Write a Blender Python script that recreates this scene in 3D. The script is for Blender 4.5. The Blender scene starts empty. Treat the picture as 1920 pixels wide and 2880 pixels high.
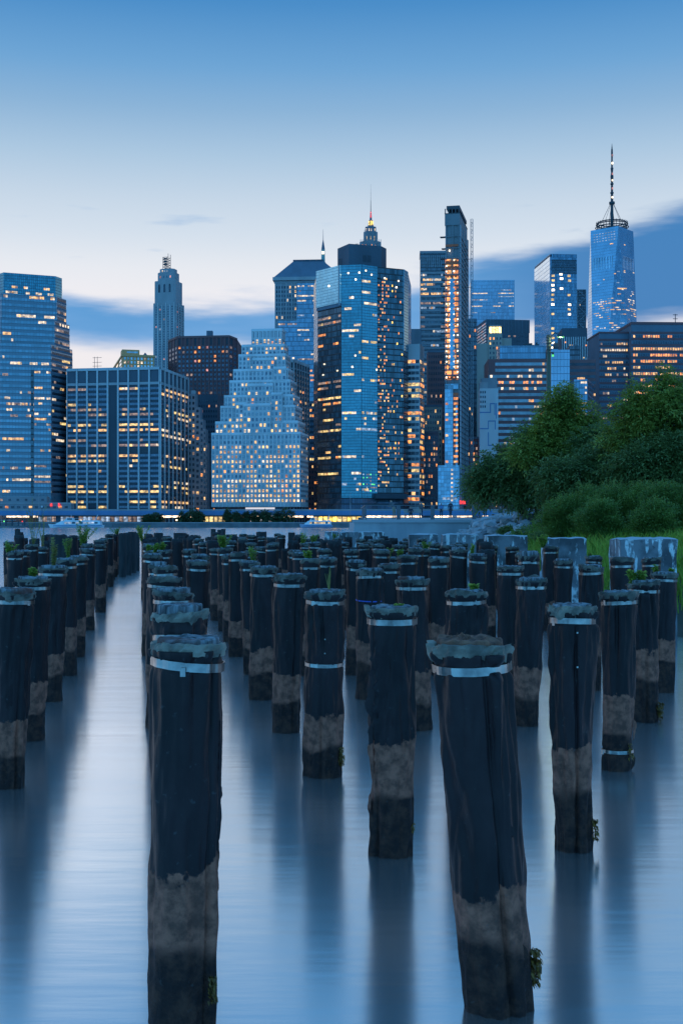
import bpy, bmesh, math, random
import numpy as np
from mathutils import Vector, Matrix, noise
R = math.radians
PI = math.pi
random.seed(7)
SC = bpy.context.scene
COL = SC.collection

# ------------------------------------------------------------------ camera
F, HOR, CH = 3445.0, 1467.0, 2.9          # focal length in photo pixels, horizon row, eye height over the water
cam_d = bpy.data.cameras.new('camera')
cam_d.sensor_fit = 'VERTICAL'; cam_d.sensor_height = 36.0
cam_d.lens = 36.0 * F / 2880.0
cam_d.shift_y = (HOR - 1440.0) / 2880.0
cam_d.clip_start = 0.1; cam_d.clip_end = 12000
cam = bpy.data.objects.new('camera', cam_d); COL.objects.link(cam)
cam.location = (0, 0, CH); cam.rotation_euler = (R(90), 0, 0)
SC.camera = cam
def PX(px, Y): return (px - 960.0) / F * Y
def PZ(py, Y): return CH - (py - HOR) / F * Y

# ------------------------------------------------------------------ render / exposure
SC.render.engine = 'CYCLES'
vs = SC.view_settings
vs.view_transform = 'Standard'; vs.look = 'None'; vs.exposure = 0.0; vs.gamma = 1.0
vs.use_curve_mapping = False

# ------------------------------------------------------------------ sky
def srgb(r, g, b):
    def f(c):
        c /= 255.0
        return c / 12.92 if c <= 0.04045 else ((c + 0.055) / 1.055) ** 2.4
    return (f(r), f(g), f(b), 1.0)
W = bpy.data.worlds.new('World'); SC.world = W; W.use_nodes = True
nt = W.node_tree; nt.nodes.clear()
def wn(t, **k):
    n = nt.nodes.new(t)
    for a, b in k.items(): setattr(n, a, b)
    return n
def wmath(op, a, b=None, c=None, clamp=False):
    n = wn('ShaderNodeMath', operation=op, use_clamp=clamp)
    for i, v in enumerate((a, b, c)):
        if v is None: continue
        if isinstance(v, (int, float)): n.inputs[i].default_value = v
        else: nt.links.new(v, n.inputs[i])
    return n.outputs[0]
def wsmooth(x, lo, hi):
    n = wn('ShaderNodeMapRange', interpolation_type='SMOOTHSTEP')
    nt.links.new(x, n.inputs[0])
    for i, v in ((1, lo), (2, hi)):
        if isinstance(v, (int, float)): n.inputs[i].default_value = v
        else: nt.links.new(v, n.inputs[i])
    return n.outputs[0]
tc = wn('ShaderNodeTexCoord'); sx = wn('ShaderNodeSeparateXYZ')
nt.links.new(tc.outputs['Generated'], sx.inputs[0])
dx_, dy_, dz_ = sx.outputs
hh = wmath('SQRT', wmath('ADD', wmath('MULTIPLY', dx_, dx_), wmath('ADD', wmath('MULTIPLY', dy_, dy_), 1e-6)))
elev = wmath('DIVIDE', dz_, hh)
az = wmath('DIVIDE', dx_, hh)
def ramp(stops, fac):
    n = wn('ShaderNodeValToRGB'); cr = n.color_ramp
    while len(cr.elements) < len(stops): cr.elements.new(0.5)
    for e, (p, c) in zip(cr.elements, stops): e.position = p; e.color = c
    nt.links.new(fac, n.inputs[0]); return n.outputs[0]
efac = wmath('MULTIPLY', elev, 0.5, clamp=True)        # tan(elevation) 0..2 -> 0..1
west = ramp([(0.0, srgb(214, 217, 231)), (0.055, srgb(242, 236, 238)), (0.092, srgb(238, 237, 242)), (0.103, srgb(230, 234, 241)), (0.116, srgb(212, 224, 237)), (0.130, srgb(198, 215, 232)),
             (0.148, srgb(172, 200, 225)), (0.167, srgb(140, 180, 216)), (0.185, srgb(110, 165, 213)), (0.213, srgb(72, 140, 200)), (0.35, srgb(74, 142, 206)), (1.0, srgb(80, 150, 220))], efac)
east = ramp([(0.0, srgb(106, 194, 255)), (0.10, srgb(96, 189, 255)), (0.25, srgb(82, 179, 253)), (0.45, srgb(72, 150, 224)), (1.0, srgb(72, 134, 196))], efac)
evs = wn('ShaderNodeVectorMath', operation='SCALE'); nt.links.new(east, evs.inputs[0]); evs.inputs[3].default_value = 1.3; east = evs.outputs[0]  # unseen sky behind the camera raised above natural to brighten the facades
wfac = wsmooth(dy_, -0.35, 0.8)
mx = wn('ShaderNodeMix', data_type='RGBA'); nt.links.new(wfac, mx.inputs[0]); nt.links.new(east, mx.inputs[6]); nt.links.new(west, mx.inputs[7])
# long, wind-drawn cloud bank low over the whole horizon
mp = wn('ShaderNodeMapping'); mp.inputs['Scale'].default_value = (5, 5, 30); nt.links.new(tc.outputs['Generated'], mp.inputs[0])
def wnoise(scale, detail, w):
    n = wn('ShaderNodeTexNoise', noise_dimensions='4D'); n.inputs['Scale'].default_value = scale; n.inputs['Detail'].default_value = detail
    n.inputs['W'].default_value = w; nt.links.new(mp.outputs[0], n.inputs['Vector']); return n.outputs['Fac']
n1 = wmath('SUBTRACT', wmath('MULTIPLY_ADD', wnoise(4.5, 6, 2.2), 0.35, wmath('MULTIPLY', wnoise(1.6, 5, 1.3), 0.9)), 0.62); n2 = wmath('SUBTRACT', wnoise(1.1, 4, 4.4), 0.5)
azp = wmath('MAXIMUM', az, -0.02)
top = wmath('ADD', wmath('MULTIPLY_ADD', azp, 0.26, 0.187), wmath('MULTIPLY', n1, 0.05))
bot = wmath('ADD', wmath('MULTIPLY_ADD', azp, 0.07, 0.139), wmath('MULTIPLY', n1, 0.03))
cm = wmath('MULTIPLY', wsmooth(wmath('SUBTRACT', top, elev), -0.004, 0.02), wsmooth(wmath('SUBTRACT', elev, bot), -0.006, 0.016))
# small wisps above the bank
n3 = wnoise(2.3, 4, 9.1)
wisp = wmath('MULTIPLY', wmath('MULTIPLY', wsmooth(n3, 0.62, 0.78), 0.45), wmath('MULTIPLY', wsmooth(elev, 0.19, 0.22), wsmooth(elev, 0.27, 0.24)))
cm = wmath('MAXIMUM', wmath('MULTIPLY', cm, 0.96), wisp)
ccol = wn('ShaderNodeMix', data_type='RGBA'); nt.links.new(wsmooth(n2, -0.2, 0.2), ccol.inputs[0])
ccol.inputs[6].default_value = srgb(112, 168, 222); ccol.inputs[7].default_value = srgb(80, 152, 212)
ccr = wn('ShaderNodeMix', data_type='RGBA'); nt.links.new(wsmooth(az, 0.04, 0.22), ccr.inputs[0]); nt.links.new(ccol.outputs[2], ccr.inputs[6]); ccr.inputs[7].default_value = srgb(56, 126, 188); ccol = ccr
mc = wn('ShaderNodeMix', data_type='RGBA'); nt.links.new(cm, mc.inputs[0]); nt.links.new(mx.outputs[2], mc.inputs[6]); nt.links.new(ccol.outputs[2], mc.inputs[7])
SUN_EL, SUN_AZ = R(1.5), R(-20)
skyt = wn('ShaderNodeTexSky', sky_type='NISHITA'); skyt.sun_disc = False
skyt.sun_elevation = SUN_EL; skyt.sun_rotation = SUN_AZ
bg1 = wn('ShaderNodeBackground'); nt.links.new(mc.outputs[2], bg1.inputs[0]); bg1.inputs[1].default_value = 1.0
bg2 = wn('ShaderNodeBackground'); nt.links.new(skyt.outputs[0], bg2.inputs[0]); bg2.inputs[1].default_value = 0.0005
ad = wn('ShaderNodeAddShader'); nt.links.new(bg1.outputs[0], ad.inputs[0]); nt.links.new(bg2.outputs[0], ad.inputs[1])
wo = wn('ShaderNodeOutputWorld'); nt.links.new(ad.outputs[0], wo.inputs[0])
# ------------------------------------------------------------------ afterglow of the sun that has just gone down behind the city
sd = bpy.data.lights.new('sun', 'SUN'); sd.energy = 0.06; sd.angle = R(25); sd.color = (1.0, 0.92, 0.88)
sun = bpy.data.objects.new('sun', sd); COL.objects.link(sun)
sdir = Vector((math.sin(SUN_AZ) * math.cos(R(6)), math.cos(SUN_AZ) * math.cos(R(6)), math.sin(R(6))))
sun.rotation_euler = sdir.to_track_quat('Z', 'Y').to_euler(); sun.location = (-60, 40, 60)

# ------------------------------------------------------------------ materials
MATS = {}
def newmat(name):
    m = bpy.data.materials.new(name); m.use_nodes = True
    MATS[name] = m; t = m.node_tree; b = t.nodes['Principled BSDF']
    return m, t, b
def N(t, ty, **k):
    n = t.nodes.new(ty)
    for a, b in k.items(): setattr(n, a, b)
    return n
def setin(t, n, i, v):
    if hasattr(v, 'is_output'): t.links.new(v, n.inputs[i])
    else: n.inputs[i].default_value = v
def mth(t, op, a, b=0.0, c=0.0, clamp=False):
    n = N(t, 'ShaderNodeMath', operation=op, use_clamp=clamp)
    for i, v in enumerate((a, b, c)): setin(t, n, i, v)
    return n.outputs[0]
def mixc(t, f, a, b):
    n = N(t, 'ShaderNodeMix', data_type='RGBA'); setin(t, n, 0, f); setin(t, n, 6, a); setin(t, n, 7, b); return n.outputs[2]
def smooth(t, x, lo, hi):
    n = N(t, 'ShaderNodeMapRange', interpolation_type='SMOOTHSTEP'); setin(t, n, 0, x); setin(t, n, 1, lo); setin(t, n, 2, hi); return n.outputs[0]
def pos(t): return N(t, 'ShaderNodeNewGeometry').outputs['Position']
def noi(t, vec, scale, detail=3, w=0.0, sc=None, rough=0.5):
    if sc:
        mp = N(t, 'ShaderNodeMapping'); mp.inputs['Scale'].default_value = sc; t.links.new(vec, mp.inputs[0]); vec = mp.outputs[0]
    n = N(t, 'ShaderNodeTexNoise', noise_dimensions='4D'); n.inputs['Scale'].default_value = scale; n.inputs['Detail'].default_value = detail
    n.inputs['W'].default_value = w; n.inputs['Roughness'].default_value = rough
    t.links.new(vec, n.inputs['Vector']); return n.outputs['Fac']
def bump(t, b, h, strength, dist=0.02):
    n = N(t, 'ShaderNodeBump'); n.inputs['Strength'].default_value = strength; n.inputs['Distance'].default_value = dist
    t.links.new(h, n.inputs['Height']); t.links.new(n.outputs[0], b.inputs['Normal'])
def C4(c): return (c[0], c[1], c[2], 1.0)

def plain(name, c1, c2=None, scale=0.3, rough=0.7, metal=0.0, bmp=0.0, sc=None, detail=4, spec=0.5):
    m, t, b = newmat(name)
    c2 = c2 or tuple(x * 0.7 for x in c1)
    n = noi(t, pos(t), scale, detail, sc=sc)
    t.links.new(mixc(t, smooth(t, n, 0.3, 0.7), C4(c1), C4(c2)), b.inputs['Base Color'])
    b.inputs['Roughness'].default_value = rough; b.inputs['Metallic'].default_value = metal
    b.inputs['Specular IOR Level'].default_value = spec
    if bmp: bump(t, b, noi(t, pos(t), scale * 4, 4), bmp)
    return m

def glass_wall(name, glass, line, pw, ph, lw=0.12, lh=0.14, metal=0.55, rough=0.1, var=0.35, band=None, bandh=0.4):
    """curtain wall: panel grid from metre UVs, each pane a little different in tint; optional opaque spandrel band"""
    m, t, b = newmat(name)
    uv = N(t, 'ShaderNodeUVMap').outputs[0]
    s = N(t, 'ShaderNodeSeparateXYZ'); t.links.new(uv, s.inputs[0])
    u = mth(t, 'DIVIDE', s.outputs[0], pw); v = mth(t, 'DIVIDE', s.outputs[1], ph)
    fu = mth(t, 'FRACT', u); fv = mth(t, 'FRACT', v)
    ln = mth(t, 'MAXIMUM', mth(t, 'LESS_THAN', fu, lw), mth(t, 'LESS_THAN', fv, lh))
    cx = N(t, 'ShaderNodeCombineXYZ'); t.links.new(mth(t, 'FLOOR', u), cx.inputs[0]); t.links.new(mth(t, 'FLOOR', v), cx.inputs[1])
    wnz = N(t, 'ShaderNodeTexWhiteNoise', noise_dimensions='2D'); t.links.new(cx.outputs[0], wnz.inputs['Vector'])
    big = noi(t, pos(t), 0.05, 2)
    f = mth(t, 'MULTIPLY_ADD', wnz.outputs[0], var, mth(t, 'MULTIPLY_ADD', big, 0.5, 0.55 - var / 2))
    gc = N(t, 'ShaderNodeVectorMath', operation='SCALE'); gc.inputs[0].default_value = glass; t.links.new(f, gc.inputs[3])
    col = gc.outputs[0]
    met = mth(t, 'MULTIPLY', mth(t, 'SUBTRACT', 1.0, ln), metal)
    if band:
        bd = mth(t, 'GREATER_THAN', fv, 1.0 - bandh)
        col = mixc(t, bd, col, C4(band)); met = mth(t, 'MULTIPLY', met, mth(t, 'MULTIPLY_ADD', bd, -0.75, 1.0))
    t.links.new(mixc(t, ln, col, C4(line)), b.inputs['Base Color'])
    t.links.new(met, b.inputs['Metallic'])
    t.links.new(mth(t, 'MULTIPLY_ADD', ln, 0.4, mth(t, 'MULTIPLY_ADD', wnz.outputs[0], 0.08, rough)), b.inputs['Roughness'])
    wv = N(t, 'ShaderNodeBump'); wv.inputs['Strength'].default_value = 0.06; wv.inputs['Distance'].default_value = 0.3
    t.links.new(mth(t, 'ADD', noi(t, pos(t), 0.25, 2), mth(t, 'MULTIPLY', wnz.outputs[0], 0.3)), wv.inputs['Height']); t.links.new(wv.outputs[0], b.inputs['Normal'])
    return m

def lit(name, col, strength):
    m, t, b = newmat(name)
    oi = N(t, 'ShaderNodeObjectInfo').outputs['Random']
    n = noi(t, pos(t), 0.55, 3, sc=(1, 1, 1.6))
    n2 = noi(t, pos(t), 2.2, 1, w=3.0)
    k = mth(t, 'MULTIPLY', smooth(t, n, 0.3, 0.66), mth(t, 'MULTIPLY_ADD', n2, 1.1, 0.35))
    k = mth(t, 'MULTIPLY_ADD', k, strength * 1.25, strength * 0.22)
    k = mth(t, 'MULTIPLY', k, mth(t, 'MULTIPLY_ADD', oi, 0.7, 0.6))
    b.inputs['Base Color'].default_value = (0.03, 0.04, 0.05, 1); b.inputs['Roughness'].default_value = 0.2
    b.inputs['Emission Color'].default_value = C4(col)
    t.links.new(k, b.inputs['Emission Strength'])
    m.cycles.emission_sampling = 'NONE'
    return m
lit('w_warm', (1.0, 0.56, 0.21), 1.05)
lit('w_yel', (1.0, 0.68, 0.26), 1.05)
lit('w_org', (1.0, 0.34, 0.08), 1.35)
lit('w_wht', (1.0, 0.78, 0.55), 1.05)
lit('w_dim', (0.75, 0.5, 0.38), 0.42)
lit('w_pale', (0.50, 0.66, 0.9), 0.65)
lit('w_pink', (1.0, 0.42, 0.38), 0.6)
lit('w_gold', (1.0, 0.62, 0.10), 2.4)
lit('w_lamp', (1.0, 0.83, 0.58), 4.0)
lit('w_red', (1.0, 0.04, 0.03), 1.6)
lit('w_green', (0.15, 1.0, 0.25), 1.5)
def darkwin(name, c, metal, rough):
    m, t, b = newmat(name)
    oi = N(t, 'ShaderNodeObjectInfo').outputs['Random']; n = noi(t, pos(t), 0.35, 2)
    f = mth(t, 'MULTIPLY_ADD', n, 1.2, mth(t, 'MULTIPLY_ADD', oi, 0.5, 0.2))
    g = N(t, 'ShaderNodeVectorMath', operation='SCALE'); g.inputs[0].default_value = c; t.links.new(f, g.inputs[3])
    t.links.new(g.outputs[0], b.inputs['Base Color'])
    b.inputs['Metallic'].default_value = metal; b.inputs['Roughness'].default_value = rough
    return m
darkwin('w_dark', (0.10, 0.14, 0.19), 0.6, 0.15)
darkwin('w_black', (0.05, 0.07, 0.095), 0.5, 0.2)
darkwin('w_blue', (0.42, 0.52, 0.6), 0.7, 0.15); darkwin('w_mid', (0.2, 0.25, 0.29), 0.6, 0.2)

stone = lambda n, c: plain(n, c, tuple(x * 0.8 for x in c), 0.12, 0.75, sc=(1, 1, 0.35))
stone('st_light', (0.56, 0.56, 0.56)); stone('st_white', (0.68, 0.68, 0.68)); stone('st_grey', (0.30, 0.31, 0.33)); stone('st_mid', (0.40, 0.40, 0.41))
stone('st_dark', (0.09, 0.115, 0.145)); stone('st_black', (0.055, 0.075, 0.095)); stone('st_brown', (0.21, 0.09, 0.095)); stone('st_redbrown', (0.26, 0.115, 0.112))
stone('st_mustard', (0.95, 0.46, 0.19)); stone('st_beige', (0.45, 0.38, 0.32)); stone('st_slate', (0.14, 0.18, 0.23)); stone('st_copper', (0.22, 0.42, 0.40))
stone('concrete_raw', (0.2, 0.21, 0.22)); stone('orange_mesh', (0.55, 0.12, 0.05)); stone('steel_dark', (0.07, 0.08, 0.09)); stone('steel_blue', (0.13, 0.28, 0.5))
glass_wall('gl_banded', (0.25, 0.42, 0.52), (0.10, 0.14, 0.17), 1.6, 3.05, 0.10, 0.10, 0.55, 0.16, 0.25, band=(0.15, 0.22, 0.27), bandh=0.45)
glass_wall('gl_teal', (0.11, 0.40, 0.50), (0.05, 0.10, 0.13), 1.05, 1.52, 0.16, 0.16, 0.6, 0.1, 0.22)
glass_wall('gl_teal_skyreflect', (0.55, 0.85, 0.88), (0.10, 0.2, 0.24), 1.05, 1.52, 0.12, 0.12, 0.7, 0.1, 0.2)
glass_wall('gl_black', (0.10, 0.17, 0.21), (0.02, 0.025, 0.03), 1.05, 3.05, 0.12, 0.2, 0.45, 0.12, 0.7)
glass_wall('gl_dark', (0.12, 0.16, 0.2), (0.03, 0.04, 0.05), 1.5, 3.1, 0.14, 0.25, 0.5, 0.14, 0.6)
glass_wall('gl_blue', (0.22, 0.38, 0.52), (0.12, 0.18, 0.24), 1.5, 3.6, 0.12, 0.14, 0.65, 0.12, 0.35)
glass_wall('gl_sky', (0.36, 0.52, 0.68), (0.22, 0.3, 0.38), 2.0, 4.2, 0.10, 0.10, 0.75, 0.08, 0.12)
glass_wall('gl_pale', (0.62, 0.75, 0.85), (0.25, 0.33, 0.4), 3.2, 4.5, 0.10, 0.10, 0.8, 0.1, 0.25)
glass_wall('gl_new', (0.3, 0.52, 0.68), (0.3, 0.36, 0.42), 1.5, 2.05, 0.10, 0.14, 0.7, 0.12, 0.5)

# ------------------------------------------------------------------ geometry helpers
def tag(o, label=None, cat=None, group=None, kind=None):
    for k, v in (('label', label), ('category', cat), ('group', group), ('kind', kind)):
        if v: o[k] = v
    return o
def link(name, data, parent=None):
    o = bpy.data.objects.new(name, data); COL.objects.link(o)
    if parent is not None: o.parent = parent
    return o
def empty(name, loc, rz=0.0, label=None, cat=None, group=None):
    o = link(name, None); o.location = loc; o.rotation_euler = (0, 0, rz); o.empty_display_size = 0.3
    return tag(o, label, cat, group)
class MB:
    def __init__(s): s.v = []; s.f = []; s.uv = []; s.mi = []
    def face(s, pts, uv=None, mi=0):
        b = len(s.v); s.v += [tuple(p) for p in pts]; s.f.append(tuple(range(b, b + len(pts)))); s.uv.append(uv or [(0, 0)] * len(pts)); s.mi.append(mi)
    def box(s, x0, x1, y0, y1, z0, z1, mi=0):
        s.prism([(x0, y0), (x1, y0), (x1, y1), (x0, y1)], z0, z1, mi=mi)
    def prism(s, poly, z0, z1, top=None, mi=0, bottom=True):
        """poly counter-clockwise seen from above; z1 may be per-vertex; UVs in metres"""
        n = len(poly); top = top or poly
        zt = z1 if isinstance(z1, (list, tuple)) else [z1] * n
        a = 0.0
        for i in range(n):
            j = (i + 1) % n
            L = math.hypot(poly[j][0] - poly[i][0], poly[j][1] - poly[i][1])
            s.face([(*poly[i], z0), (*poly[j], z0), (*top[j], zt[j]), (*top[i], zt[i])], [(a, z0), (a + L, z0), (a + L, zt[j]), (a, zt[i])], mi)
            a += L
        s.face([(*top[i], zt[i]) for i in range(n)], None, mi)
        if bottom: s.face([(*poly[i], z0) for i in range(n - 1, -1, -1)], None, mi)
    def tube(s, p0, p1, r0, r1=None, n=8, mi=0):
        r1 = r0 if r1 is None else r1
        p0 = Vector(p0); p1 = Vector(p1); d = (p1 - p0)
        if d.length < 1e-6: return
        q = d.to_track_quat('Z', 'Y'); A = []; B = []
        for i in range(n):
            c = Vector((math.cos(2 * PI * i / n), math.sin(2 * PI * i / n), 0)); w = q @ c
            A.append(p0 + w * r0); B.append(p1 + w * r1)
        for i in range(n):
            j = (i + 1) % n; s.face([A[i], A[j], B[j], B[i]], None, mi)
        s.face(A[::-1], None, mi); s.face(B, None, mi)
    def mesh(s, name, mats):
        me = bpy.data.meshes.new(name); me.from_pydata(s.v, [], s.f)
        ul = me.uv_layers.new(name='UVMap'); flat = [c for f in s.uv for p in f for c in p]
        ul.data.foreach_set('uv', flat)
        for m in (mats if isinstance(mats, (list, tuple)) else [mats]): me.materials.append(MATS[m] if isinstance(m, str) else m)
        me.polygons.foreach_set('material_index', s.mi); me.update()
        return me
    def build(s, name, mats, parent=None): return link(name, s.mesh(name, mats), parent)
_cube = {}
def cube(mat):
    if mat not in _cube:
        m = MB(); m.box(-.5, .5, -.5, .5, -.5, .5); _cube[mat] = m.mesh('block_' + mat, mat)
    return _cube[mat]
def piece(name, mat, parent, c, s, rz=0.0):
    o = link(name, cube(mat), parent); o.location = c; o.scale = s; o.rotation_euler = (0, 0, rz); return o
def pbox(name, mat, parent, x0, x1, y0, y1, z0, z1):
    return piece(name, mat, parent, ((x0 + x1) / 2, (y0 + y1) / 2, (z0 + z1) / 2), (abs(x1 - x0), abs(y1 - y0), abs(z1 - z0)))

def grid_mesh(name, pts, nu, nv, mat, parent=None, closed_u=False, smoothed=True, caps=None):
    """pts[v][u]"""
    V = [p for row in pts for p in row]; Fc = []
    for j in range(nv - 1):
        for i in range(nu if closed_u else nu - 1):
            k = (i + 1) % nu
            Fc.append((j * nu + i, j * nu + k, (j + 1) * nu + k, (j + 1) * nu + i))
    if caps:
        Fc.append(tuple(range((nv - 1) * nu, nv * nu)))
        Fc.append(tuple(range(nu - 1, -1, -1)))
    me = bpy.data.meshes.new(name); me.from_pydata(V, [], Fc); me.materials.append(MATS[mat])
    if smoothed: me.polygons.foreach_set('use_smooth', [True] * len(Fc))
    me.update()
    return me

# ------------------------------------------------------------------ water, far ground
m, t, b = newmat('river_water')
p = pos(t)
b.inputs['Base Color'].default_value = (1.0, 0.98, 0.95, 1)
b.inputs['Metallic'].default_value = 0.95
b.inputs['IOR'].default_value = 1.4
b.inputs['Anisotropic'].default_value = 0.6           # crests lie across the river: reflections draw out towards the viewer
tv = N(t, 'ShaderNodeCombineXYZ'); tv.inputs[1].default_value = 1.0; t.links.new(tv.outputs[0], b.inputs['Tangent'])
h1 = noi(t, p, 1.0, 2, sc=(0.5, 2.2, 1)); h2 = noi(t, p, 5.0, 2, w=5, sc=(0.3, 2.2, 1)); h3 = noi(t, p, 0.35, 1, w=8, sc=(0.6, 1.2, 1))
bump(t, b, mth(t, 'ADD', mth(t, 'MULTIPLY', h1, 0.7), mth(t, 'ADD', mth(t, 'MULTIPLY', h2, 0.13), mth(t, 'MULTIPLY', h3, .6))), 0.16, 0.05)
t.links.new(mth(t, 'MULTIPLY_ADD', h3, 0.07, 0.165), b.inputs['Roughness'])
mw = MB(); mw.face([(-3000, -60, 0), (3000, -60, 0), (3000, 600, 0), (-3000, 600, 0)])
tag(mw.build('water', 'river_water'), kind='structure')
plain('asphalt', (0.05, 0.05, 0.055), rough=0.85)
GZ, SHORE = 2.4, 592.0
mw = MB(); mw.face([(-3500, SHORE, GZ), (3500, SHORE, GZ), (3500, 9000, GZ), (-3500, 9000, GZ)])
tag(mw.build('ground', 'asphalt'), kind='structure')

# ------------------------------------------------------------------ building kit
class Face:
    def __init__(s, p0, p1):
        s.p = Vector((p0[0], p0[1])); d = Vector((p1[0], p1[1])) - s.p; s.L = d.length; s.e = d / s.L; s.n = Vector((s.e.y, -s.e.x)); s.rot = math.atan2(s.e.y, s.e.x)
    def at(s, a, off, z):
        q = s.p + s.e * a + s.n * off; return (q.x, q.y, z)
MAXWIN = 290
class Bld:
    def __init__(s, name, label, xl, xc, xr, Y, theta, side='R', D=30.0, cat='building', gz=GZ):
        s.Y = Y; s.gz = gz; s.wins = []; s.count = {}
        th = R(theta); kl = (xl - 960) / F; kr = (xr - 960) / F; Cx = PX(xc, Y); Cy = Y
        ex, ey = math.cos(th), -math.sin(th); sx_, sy_ = math.sin(th), math.cos(th)
        if side == 'R':
            s.W = (Cx - kl * Cy) / (ex + kl * math.sin(th)); den = sx_ - kr * sy_
            s.D = (kr * Cy - Cx) / den if xr != xc else D
            o = (Cx - ex * s.W, Cy - ey * s.W)
        else:
            s.W = (kr * Cy - Cx) / (ex + kr * math.sin(th)); den = sx_ - kl * sy_
            s.D = (kl * Cy - Cx) / den if xl != xc else D
            o = (Cx, Cy)
        s.root = empty(name, (o[0], o[1], gz), -th, label, cat)
        s.F = Face((0, 0), (s.W, 0)); s.Rt = Face((s.W, 0), (s.W, s.D)); s.Lf = Face((0, s.D), (0, 0))
    def z(s, py): return PZ(py, s.Y) - s.gz
    def mass(s, name, mat, poly, z0, z1, top=None):
        m = MB(); m.prism(poly, z0, z1, top); return m.build(name, mat, s.root)
    def core(s, mat, z1, z0=0.0, name='wall', inset=0.0):
        i = inset; return s.mass(name, mat, [(i, i), (s.W - i, i), (s.W - i, s.D), (i, s.D)], z0, z1)
    def box(s, name, mat, *a): return pbox(name, mat, s.root, *a)
    def on(s, name, mat, face, a0, a1, z0, z1, proud=0.25, back=0.05):
        c = face.at((a0 + a1) / 2, (proud - back) / 2, (z0 + z1) / 2)
        return piece(name, mat, s.root, c, (abs(a1 - a0), proud + back, abs(z1 - z0)), face.rot)
    def win(s, face, a, z, w, h, key, off=0.03, th=0.12):
        s.wins.append((face.at(a, off, z), (w, th, h), face.rot, key))
    def grid(s, face, a0, a1, z0, z1, nc, nr, wf, hf, pick, off=0.03, th=0.12, zoff=0.0):
        pw = (a1 - a0) / nc; ph = (z1 - z0) / nr
        for r in range(nr):
            for c in range(nc):
                k = pick(r, c)
                if k: s.win(face, a0 + (c + .5) * pw, z1 - (r + .5 + zoff) * ph, pw * wf, ph * hf, k, off, th)
    def done(s):
        dark = lambda k: k in ('w_dark', 'w_black', 'w_blue', 'w_mid')
        order = sorted(range(len(s.wins)), key=lambda i: (dark(s.wins[i][3]), -s.wins[i][1][0] * s.wins[i][1][2]))
        keep = set(order[:MAXWIN]); rest = {}
        keys = sorted({w[3] for w in s.wins}); m = MB()
        for i, (c, sc, rz, k) in enumerate(s.wins):
            if i in keep:
                o = link('window', cube(k), s.root); o.location = c; o.scale = sc; o.rotation_euler = (0, 0, rz)
            else:
                e = Vector((math.cos(rz), math.sin(rz))) * sc[0] / 2; n = Vector((e.y, -e.x)).normalized() * sc[1] / 2
                P = [(c[0] + e.x * a + n.x * b_, c[1] + e.y * a + n.y * b_) for a, b_ in ((-1, 1), (1, 1), (1, -1), (-1, -1))]
                m.prism(P, c[2] - sc[2] / 2, c[2] + sc[2] / 2, mi=keys.index(k), bottom=False)
        if m.f: tag(m.build('window_rows', keys, s.root), kind='stuff')
def poly_bld(name, label, verts, gz=GZ, cat='building'):
    """verts: (photo x, distance) of the seen corners from left to right"""
    s = Bld.__new__(Bld); s.gz = gz; s.wins = []; s.Y = min(v[1] for v in verts)
    P = [(PX(x, Y), Y) for x, Y in verts]; ox, oy = P[0]
    s.root = empty(name, (ox, oy, gz), 0, label, cat)
    s.P = [(x - ox, y - oy) for x, y in P]
    s.faces = [Face(s.P[i], s.P[i + 1]) for i in range(len(P) - 1)]
    return s
def office(seed, p_row=0.45, p_on=0.65, p_off=0.06, keys=('w_warm', 'w_yel', 'w_wht', 'w_dim'), dark='w_dark', run=3, rows=None):
    """lit office floors: lamps stay on in runs along a floor"""
    rnd = random.Random(seed); st = {}
    def pick(r, c):
        if r not in st:
            on = (rows[r] if rows and r < len(rows) else rnd.random() < p_row); st[r] = [p_on * rnd.uniform(.55, 1.3) if on else p_off, rnd.choice(keys), 0, False]
        q = st[r]
        if q[2] <= 0: q[3] = rnd.random() < q[0]; q[2] = rnd.randint(1, run)
        q[2] -= 1
        if q[3]: return q[1] if rnd.random() < .75 else rnd.choice(keys)
        return dark
    return pick
def scatter(seed, p, keys, dark='w_dark'):
    rnd = random.Random(seed)
    return lambda r, c: rnd.choice(keys) if rnd.random() < p else dark
WARM = ('w_warm', 'w_yel', 'w_wht', 'w_dim'); ORG = ('w_warm', 'w_org', 'w_yel', 'w_org')

def skin(B, face, mat, a0, a1, z0, z1, proud, name='curtain_wall'):
    q0 = face.at(a0, 0, 0); q1 = face.at(a1, 0, 0); r0 = face.at(a0, proud, 0); r1 = face.at(a1, proud, 0)
    m = MB(); m.prism([r0[:2], r1[:2], q1[:2], q0[:2]], z0, z1); return m.build(name, mat, B.root)
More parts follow.
